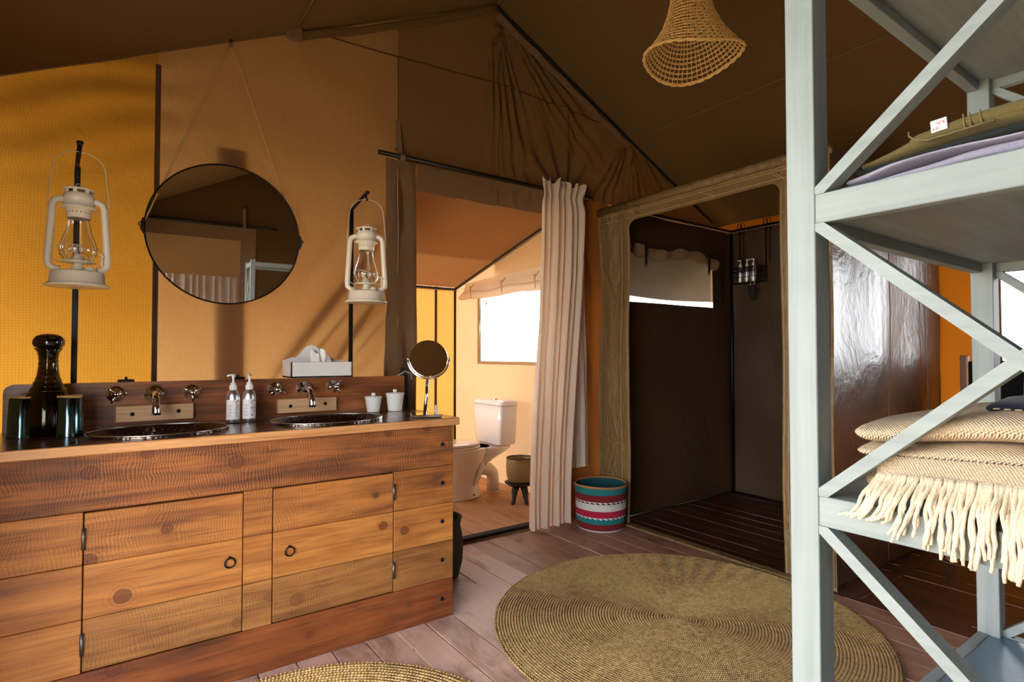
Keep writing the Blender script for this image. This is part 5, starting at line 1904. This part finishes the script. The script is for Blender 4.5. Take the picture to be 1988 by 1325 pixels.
t = empty('hanging_brush', 'dark foot brush hanging on a pale cord below the wire rack', 'brush', (WX - 0.056, 2.53, 1.60))
mb = MB()
mb.grid(lambda a, b: (WX - 0.06 - 0.016 * math.cos(2 * PI * a), 2.538 + (0.038 - 0.022 * (1 - b)) * math.sin(2 * PI * a), 1.600 + 0.105 * b), 20, 8)
loft(mb, [(1.600, WX - 0.06, 2.538, 0.010, 0.012), (1.61, WX - 0.06, 2.538, 0.014, 0.020), (1.66, WX - 0.06, 2.538, 0.016, 0.031), (1.70, WX - 0.06, 2.538, 0.016, 0.037), (1.712, WX - 0.06, 2.538, 0.012, 0.030)])
part('brush_head', mb, 'black_soft', t)
mb = MB()
mb.tube([(WX - 0.06, 2.555, 1.708), (WX - 0.060, 2.545, 1.77), (WX - 0.058, 2.525, 1.85), (WX - 0.056, 2.512, 1.872), (WX - 0.058, 2.506, 1.85), (WX - 0.06, 2.512, 1.77), (WX - 0.06, 2.520, 1.708)], 0.0022, 6)
part('cord', mb, 'cream_yarn', t)

# ------------------------------------------------------------------ open shelf unit beside the camera
UX0, UX1, UY0, UY1 = 0.80, 1.62, -0.078, 0.432
PW = 0.040
t = empty('shelf_unit', 'grey-blue painted wooden shelf unit with crossed side braces', 'shelf', (1.21, 0.177, 0.0))
SHELF = t
YN = UY0 + PW
YF = UY1 - PW
for (x, y) in ((UX0, UY1 - PW), (UX1 - PW, UY1 - PW), (UX0, UY0), (UX1 - PW, UY0)):
    mb = MB()
    mb.box(x, x + PW, y, y + PW, 0.0, 1.815, 0.0012)
    part('post', mb, 'paintZ', t, at=(x, y, 0.9))
TOPS = (0.135, 0.546, 0.965, 1.384, 1.795)
for z in TOPS:
    hh = 0.041
    for x in (UX0, UX1 - 0.022):
        mb = MB()
        mb.box(x + 0.0008, x + 0.021, UY0 + PW, UY1 - PW, z - hh, z, 0.0012)
        part('side_rail', mb, 'paintY', t, at=(x, 0.177, z))
    for y in (UY0, UY1 - 0.022):
        mb = MB()
        mb.box(UX0 + PW, UX1 - PW, y + 0.0008, y + 0.021, z - hh, z, 0.0012)
        part('long_rail', mb, 'paintX', t, at=(1.21, y, z))
    mb = MB()
    mb.box(UX0 + 0.022, UX1 - 0.023, UY0 + 0.022, UY1 - 0.022, z - 0.022, z - 0.002)
    part('shelf_board', mb, 'paint_sky_glare' if z < 0.6 else 'paintX', t, at=(1.21, 0.177, z))
for x in (UX0 + 0.003, UX1 - 0.021):
    for z0, z1 in zip(TOPS[:-1], TOPS[1:]):
        za, zb = z0, z1 - 0.041
        for s in (0, 1):
            y0, y1 = (YN, YF) if s == 0 else (YF, YN)
            d = Vector((0, y1 - y0, zb - za)).normalized()
            nn = Vector((0, -d.z, d.y)) * 0.0125
            # bar clipped against the posts and rails
            def clip(p):
                return (p.y, p.z)
            A, B = Vector((0, y0, za)), Vector((0, y1, zb))
            w = 0.0078
            sy = 1 if y1 > y0 else -1
            k1 = w / abs(d.z)      # along y
            k2 = w / abs(d.y)      # along z
            poly = [(y0, za), (y0 + sy * k1 * 1.0, za), (y1, zb - k2 * 1.0), (y1, zb), (y1 - sy * k1 * 1.0, zb), (y0, za + k2 * 1.0)]
            mb = MB()
            mb.prism(poly, x - 0.0025 + (0.0 if s == 0 else 0.0006), x + 0.0225, axis='X')
            part('cross_brace', mb, 'paintY', t, at=(x, 0.177, (za + zb) / 2))


# ---- folded clothes and throws
def slab(mb, x0, x1, y0, y1, zf, th, rnd=0.5, nu=46, nv=30, amp=0.003, seed=0, p=3.0, edge_wave=0.0):
    """a soft folded layer: closed superellipse section swept along y; zf(x, y) = underside height"""
    def fn(a, b):
        y = y0 + (y1 - y0) * b
        t_ = 2 * PI * a
        c_, s_ = math.cos(t_), math.sin(t_)
        tp_ = 1.0
        th0 = th((x0 + x1) / 2, y) if callable(th) else th
        # denser rows near the rounded ends
        b = 0.5 - 0.5 * math.cos(PI * b) if False else b
        bb = 2 * b - 1
        bb = math.copysign(1 - (1 - abs(bb)) ** 2.2, bb)
        y = (y0 + y1) / 2 + (y1 - y0) / 2 * bb
        th0 = th(x0, y) if callable(th) else th
        e = (abs(y1 - y0) / 2) * (1 - abs(bb)) / (th0 * 0.5)
        if e < 1:
            tp_ = math.sqrt(max(0.0, 1 - (1 - e) ** 2))
        cx_, hx = (x0 + x1) / 2, (x1 - x0) / 2
        hx2 = hx - (1 - tp_) * th0 * 0.5
        x = cx_ + hx2 * (abs(c_) ** 0.25) * (1 if c_ >= 0 else -1) + edge_wave * math.sin(y * 40 + seed) * (1 if c_ < 0 else 0)
        h = th(x, y) if callable(th) else th
        z = zf(x, y) + h / 2 + h / 2 * tp_ * (abs(s_) ** (2 / p)) * (1 if s_ >= 0 else -1)
        z += amp * nz(x * 14 + seed, y * 16, seed) * (1 if s_ > 0 else 0.3)
        x += amp * nz(y * 22, z * 30, seed + 3)
        return (x, y, z)
    mb.grid(fn, nu, nv)
    return mb


z1 = 1.3845
t = empty('folded_shirts', 'lilac grey cotton garment folded under the olive trousers', 'clothes', (1.1, 0.2, z1))
lz = lambda x, y: z1 + 0.0015 + 0.0
mb = MB()
slab(mb, 0.830, 1.35, -0.02, 0.372, lz, lambda x, y: 0.010 + 0.016 * sm(0.33, 0.22, y) if False else 0.010 + 0.012 * (1 - sm(0.22, 0.36, y)), seed=2, edge_wave=0.004)
part('lower_fold', mb, 'lilac', t)
mb = MB()
slab(mb, 0.827, 1.34, -0.02, 0.366, lambda x, y: z1 + 0.011 + 0.012 * (1 - sm(0.22, 0.36, y)) + 0.003 * math.sin(y * 30), lambda x, y: 0.010 + 0.004 * math.sin(y * 24), seed=5, edge_wave=0.005)
part('upper_fold', mb, 'lilac', t)
mb = MB()
mb.tube([(0.834, y, z1 + 0.0035) for y in (0.30, 0.345, 0.372)], 0.003, 6)
part('collar_edge', mb, 'floral', t)
t = empty('printed_garment', 'thin dark green and blue printed cloth between lilac and olive clothes', 'clothes', (1.1, 0.25, z1 + 0.022))
mb = MB()
slab(mb, 0.832, 1.30, 0.10, 0.355, lambda x, y: z1 + 0.0225 + 0.010 * (1 - sm(0.22, 0.36, y)), 0.005, seed=8, amp=0.0015)
part('fold', mb, 'floral', t)
t = empty('olive_trousers', 'folded olive green trousers with a white waist label on top of the pile', 'trousers', (1.1, 0.2, z1 + 0.03))
mb = MB()
def oz(x, y):
    return z1 + 0.026 + 0.013 * (1 - sm(0.20, 0.36, y))
slab(mb, 0.829, 1.33, -0.03, 0.345, oz, lambda x, y: 0.008 + 0.020 * (1 - sm(0.26, 0.345, y)), seed=11, amp=0.003)
part('folded_leg', mb, 'olive', t)
mb = MB()
slab(mb, 0.8265, 1.30, -0.03, 0.290, lambda x, y: oz(x, y) + 0.003, lambda x, y: 0.024 + 0.006 * (1 - sm(0.1, 0.29, y)), seed=14, amp=0.002)
part('waistband', mb, 'olive', t)
mb = MB()
mb.tube([(0.8290, 0.287, z1 + 0.060), (0.8262, 0.286, z1 + 0.054), (0.8258, 0.280, z1 + 0.048), (0.8258, 0.266, z1 + 0.043), (0.8258, 0.22, z1 + 0.045), (0.8258, 0.20, z1 + 0.046)], 0.0012, 5)
for y in (0.228, 0.222, 0.212):
    mb.tube([(0.8262, y, z1 + 0.044), (0.8258, y + 0.001, z1 + 0.054), (0.8280, y + 0.002, z1 + 0.0635)], 0.0010, 5)
part('seam_piping', mb, 'olive_light', t)
mb = MB()
M = Matrix.Translation((0.8250, 0.2535, z1 + 0.0575)) @ Matrix.Rotation(R(-4), 4, 'X')
mb.box(-0.0008, 0.0008, -0.0085, 0.0085, -0.0075, 0.0075, 0.0006, M=M)
lbl = part('sewn_label', mb, 'label', t, label='small white sewn label')
mb = MB()
for i in range(4):
    mb.box(-0.0013, -0.0007, -0.006 + i * 0.0025, -0.0045 + i * 0.0025, 0.0005 + (i % 2) * 0.002, 0.004, M=M)
    mb.box(-0.0013, -0.0007, 0.0 + i * 0.0018, 0.001 + i * 0.0018, -0.005, -0.003 + (i % 2) * .001, M=M)
part('faded_print', mb, 'ink_red', lbl)
mb = MB()
mb.tube([(0.8258, 0.170, z1 + 0.046), (0.8254, 0.1695, z1 + 0.057), (0.8275, 0.169, z1 + 0.067)], 0.0018, 5)
part('belt_loop', mb, 'olive', t)
t = empty('beige_knit', 'beige knitted top folded behind the olive trousers on the upper shelf', 'clothes', (1.5, 0.2, z1))
mb = MB()
slab(mb, 1.37, 1.575, -0.02, 0.366, lambda x, y: z1 + 0.0015, lambda x, y: 0.20 - 0.02 * math.sin(y * 9), seed=4, amp=0.006)
part('fold', mb, 'beige_knit', t)

# blanket
z2 = 0.9655
t = empty('fringed_throw', 'cream hand-woven wool throw with long fringe folded on the shelf', 'blanket', (1.15, 0.15, z2))
mb = MB()
slab(mb, 0.830, 1.50, -0.06, 0.352, lambda x, y: z2 + 0.0015, lambda x, y: 0.052 + 0.006 * math.sin(y * 12), seed=21, amp=0.004, p=2.3)
part('lower_fold', mb, 'wool', t)
mb = MB()
slab(mb, 0.826, 1.48, -0.06, 0.356, lambda x, y: z2 + 0.054 + 0.004 * (1 - sm(0.1, 0.35, y)), lambda x, y: 0.022 + 0.014 * (1 - sm(0.2, 0.35, y)), seed=24, amp=0.003, p=2.2)
part('middle_fold', mb, 'wool', t)
mb = MB()
slab(mb, 0.825, 1.48, -0.06, 0.360, lambda x, y: z2 + 0.072 + 0.016 * (1 - sm(0.18, 0.35, y)), lambda x, y: 0.034 + 0.014 * (1 - sm(0.16, 0.36, y)), seed=27, amp=0.003, p=2.2)
part('upper_fold', mb, 'wool', t)
mb = MB()
def flap(a, b):
    y = -0.06 + 0.385 * a
    z = z2 + 0.064 - 0.026 * b + 0.010 * (1 - sm(0.1, 0.33, y))
    return (0.824 - 0.006 * b ** 0.6 - 0.002 * math.sin(y * 45), y, z)
mb.grid(flap, 60, 6)
part('hem_flap', mb, 'wool', t)
rf = random.Random(11)
for i in range(110):
    y = 0.322 - 0.0034 * i + rf.uniform(-0.0012, 0.0012)
    if y < -0.05:
        break
    L_ = 0.070 + 0.030 * (1 - sm(0.12, 0.30, y)) + rf.uniform(-0.010, 0.012)
    ztop = z2 + 0.042 + 0.010 * (1 - sm(0.1, 0.33, y))
    lean = 0.030 * sm(0.24, 0.32, y) + rf.uniform(-0.004, 0.004) + 0.004
    xo = rf.uniform(-0.004, 0.004)
    pts, rr_ = [], []
    for q in range(13):
        a = q / 12
        yy = y + lean * a ** 1.4 + 0.0013 * math.sin(a * 7 + i) + 0.0006 * math.sin(a * 19 + i * 2)
        drop = L_ * a
        if y > 0.285:
            drop = min(drop, ztop - z2 - 0.004 + 0.02 * a)
        zt2 = ztop - drop
        out = sm(z2 + 0.022, z2 + 0.004, zt2)
        xx = 0.819 - 0.004 * a + (0.793 - 0.819) * sm(0.0, 0.42, a) + xo * a + 0.0008 * math.sin(a * 13 + i)
        pts.append((xx, yy, ztop - drop))
        rr_.append(0.0030 * (1 - 0.35 * a) * (1 + 0.14 * math.sin(a * 40 + i)))
    mb = MB()
    mb.tube(pts, rr_, 7)
    part('fringe_strand', mb, 'cream_yarn', t, at=pts[0])

# dark denim on the throw, paisley scarf
t = empty('denim_shirt', 'dark denim garment with pale stitching lying on the cream throw', 'clothes', (1.1, 0.12, 1.08))
mb = MB()
slab(mb, 0.86, 1.42, -0.05, 0.225, lambda x, y: z2 + 0.119 + 0.012 * (1 - sm(0.0, 0.2, y)), lambda x, y: 0.022 + 0.012 * (1 - sm(0.05, 0.22, y)), seed=31, amp=0.004)
part('body', mb, 'denim', t)
mb = MB()
for i in range(24):
    y = 0.215 - i * 0.010
    mb.tube([(0.8575, y, z2 + 0.130 + 0.010 * (1 - sm(0.0, 0.2, y))), (0.8575, y - 0.006, z2 + 0.1305 + 0.010 * (1 - sm(0.0, 0.2, y - .006)))], 0.0009, 4)
part('stitching', mb, 'stitch', t, kind='stuff')
t = empty('paisley_scarf', 'blue paisley scarf hanging behind the far side of the shelf', 'scarf', (1.655, 0.2, 1.2))
mb = MB()
mb.grid(lambda a, b: (1.655 + 0.012 * math.sin(a * 22 + b) + 0.01 * b, 0.356 - 0.004 - 0.36 * a + 0.012 * (1 - b), 1.035 + 0.345 * b), 40, 20)
part('cloth', mb, 'paisley', t)
mb = MB()
mb.tube([(1.660, 0.34, 1.378), (1.660, 0.0, 1.380)], 0.006, 8)
mb.box(1.620, 1.665, 0.15, 0.17, 1.374, 1.383)
part('hanging_bar', mb, 'black_metal', t)

# ------------------------------------------------------------------ chair by the end wall
t = empty('folding_chair', 'wooden folding chair with black canvas beyond the shelf', 'chair', (4.1, 0.95, 0.0))
for y in (1.175, 0.70):
    mb = MB()
    mb.box(4.16, 4.19, y - 0.022, y + 0.022, 0.0, 1.155, 0.003)
    part('back_post', mb, 'chair_wood', t)
    mb = MB()
    mb.box(4.150, 4.160, y - 0.022, y - 0.012, 0.3, 1.152, 0.001)
    part('post_edge', mb, 'chair_wood_edge', t)
    mb = MB()
    mb.box(3.86, 3.89, y - 0.02, y + 0.02, 0.0, 0.44, 0.003)
    part('leg', mb, 'chair_wood', t)
    mb = MB()
    mb.box(3.84, 4.19, y - 0.015, y + 0.015, 0.42, 0.45, 0.003)
    part('seat_rail', mb, 'chair_wood', t)
mb = MB()
mb.grid(lambda a, b: (4.165 + 0.02 * math.sin(PI * a), 0.71 + 0.445 * a, 0.72 + 0.40 * b), 14, 8)
part('backrest', mb, 'chair_canvas', t)
mb = MB()
mb.grid(lambda a, b: (3.86 + 0.31 * b, 0.71 + 0.445 * a, 0.455 - 0.02 * math.sin(PI * a)), 14, 8)
part('seat', mb, 'chair_canvas', t)

# awning outside the shower window
mb = MB()
mb.grid(lambda a, b: (2.95 + 2.4 * a, YA + 0.02 + 0.36 * b, 2.06 - 0.385 * b + 0.01 * math.sin(a * 9)), 20, 6)
o = part('awning', mb, 'awning')
tag(o, 'rolled-out window awning outside, seen through the grey mesh window', 'awning', kind='structure')
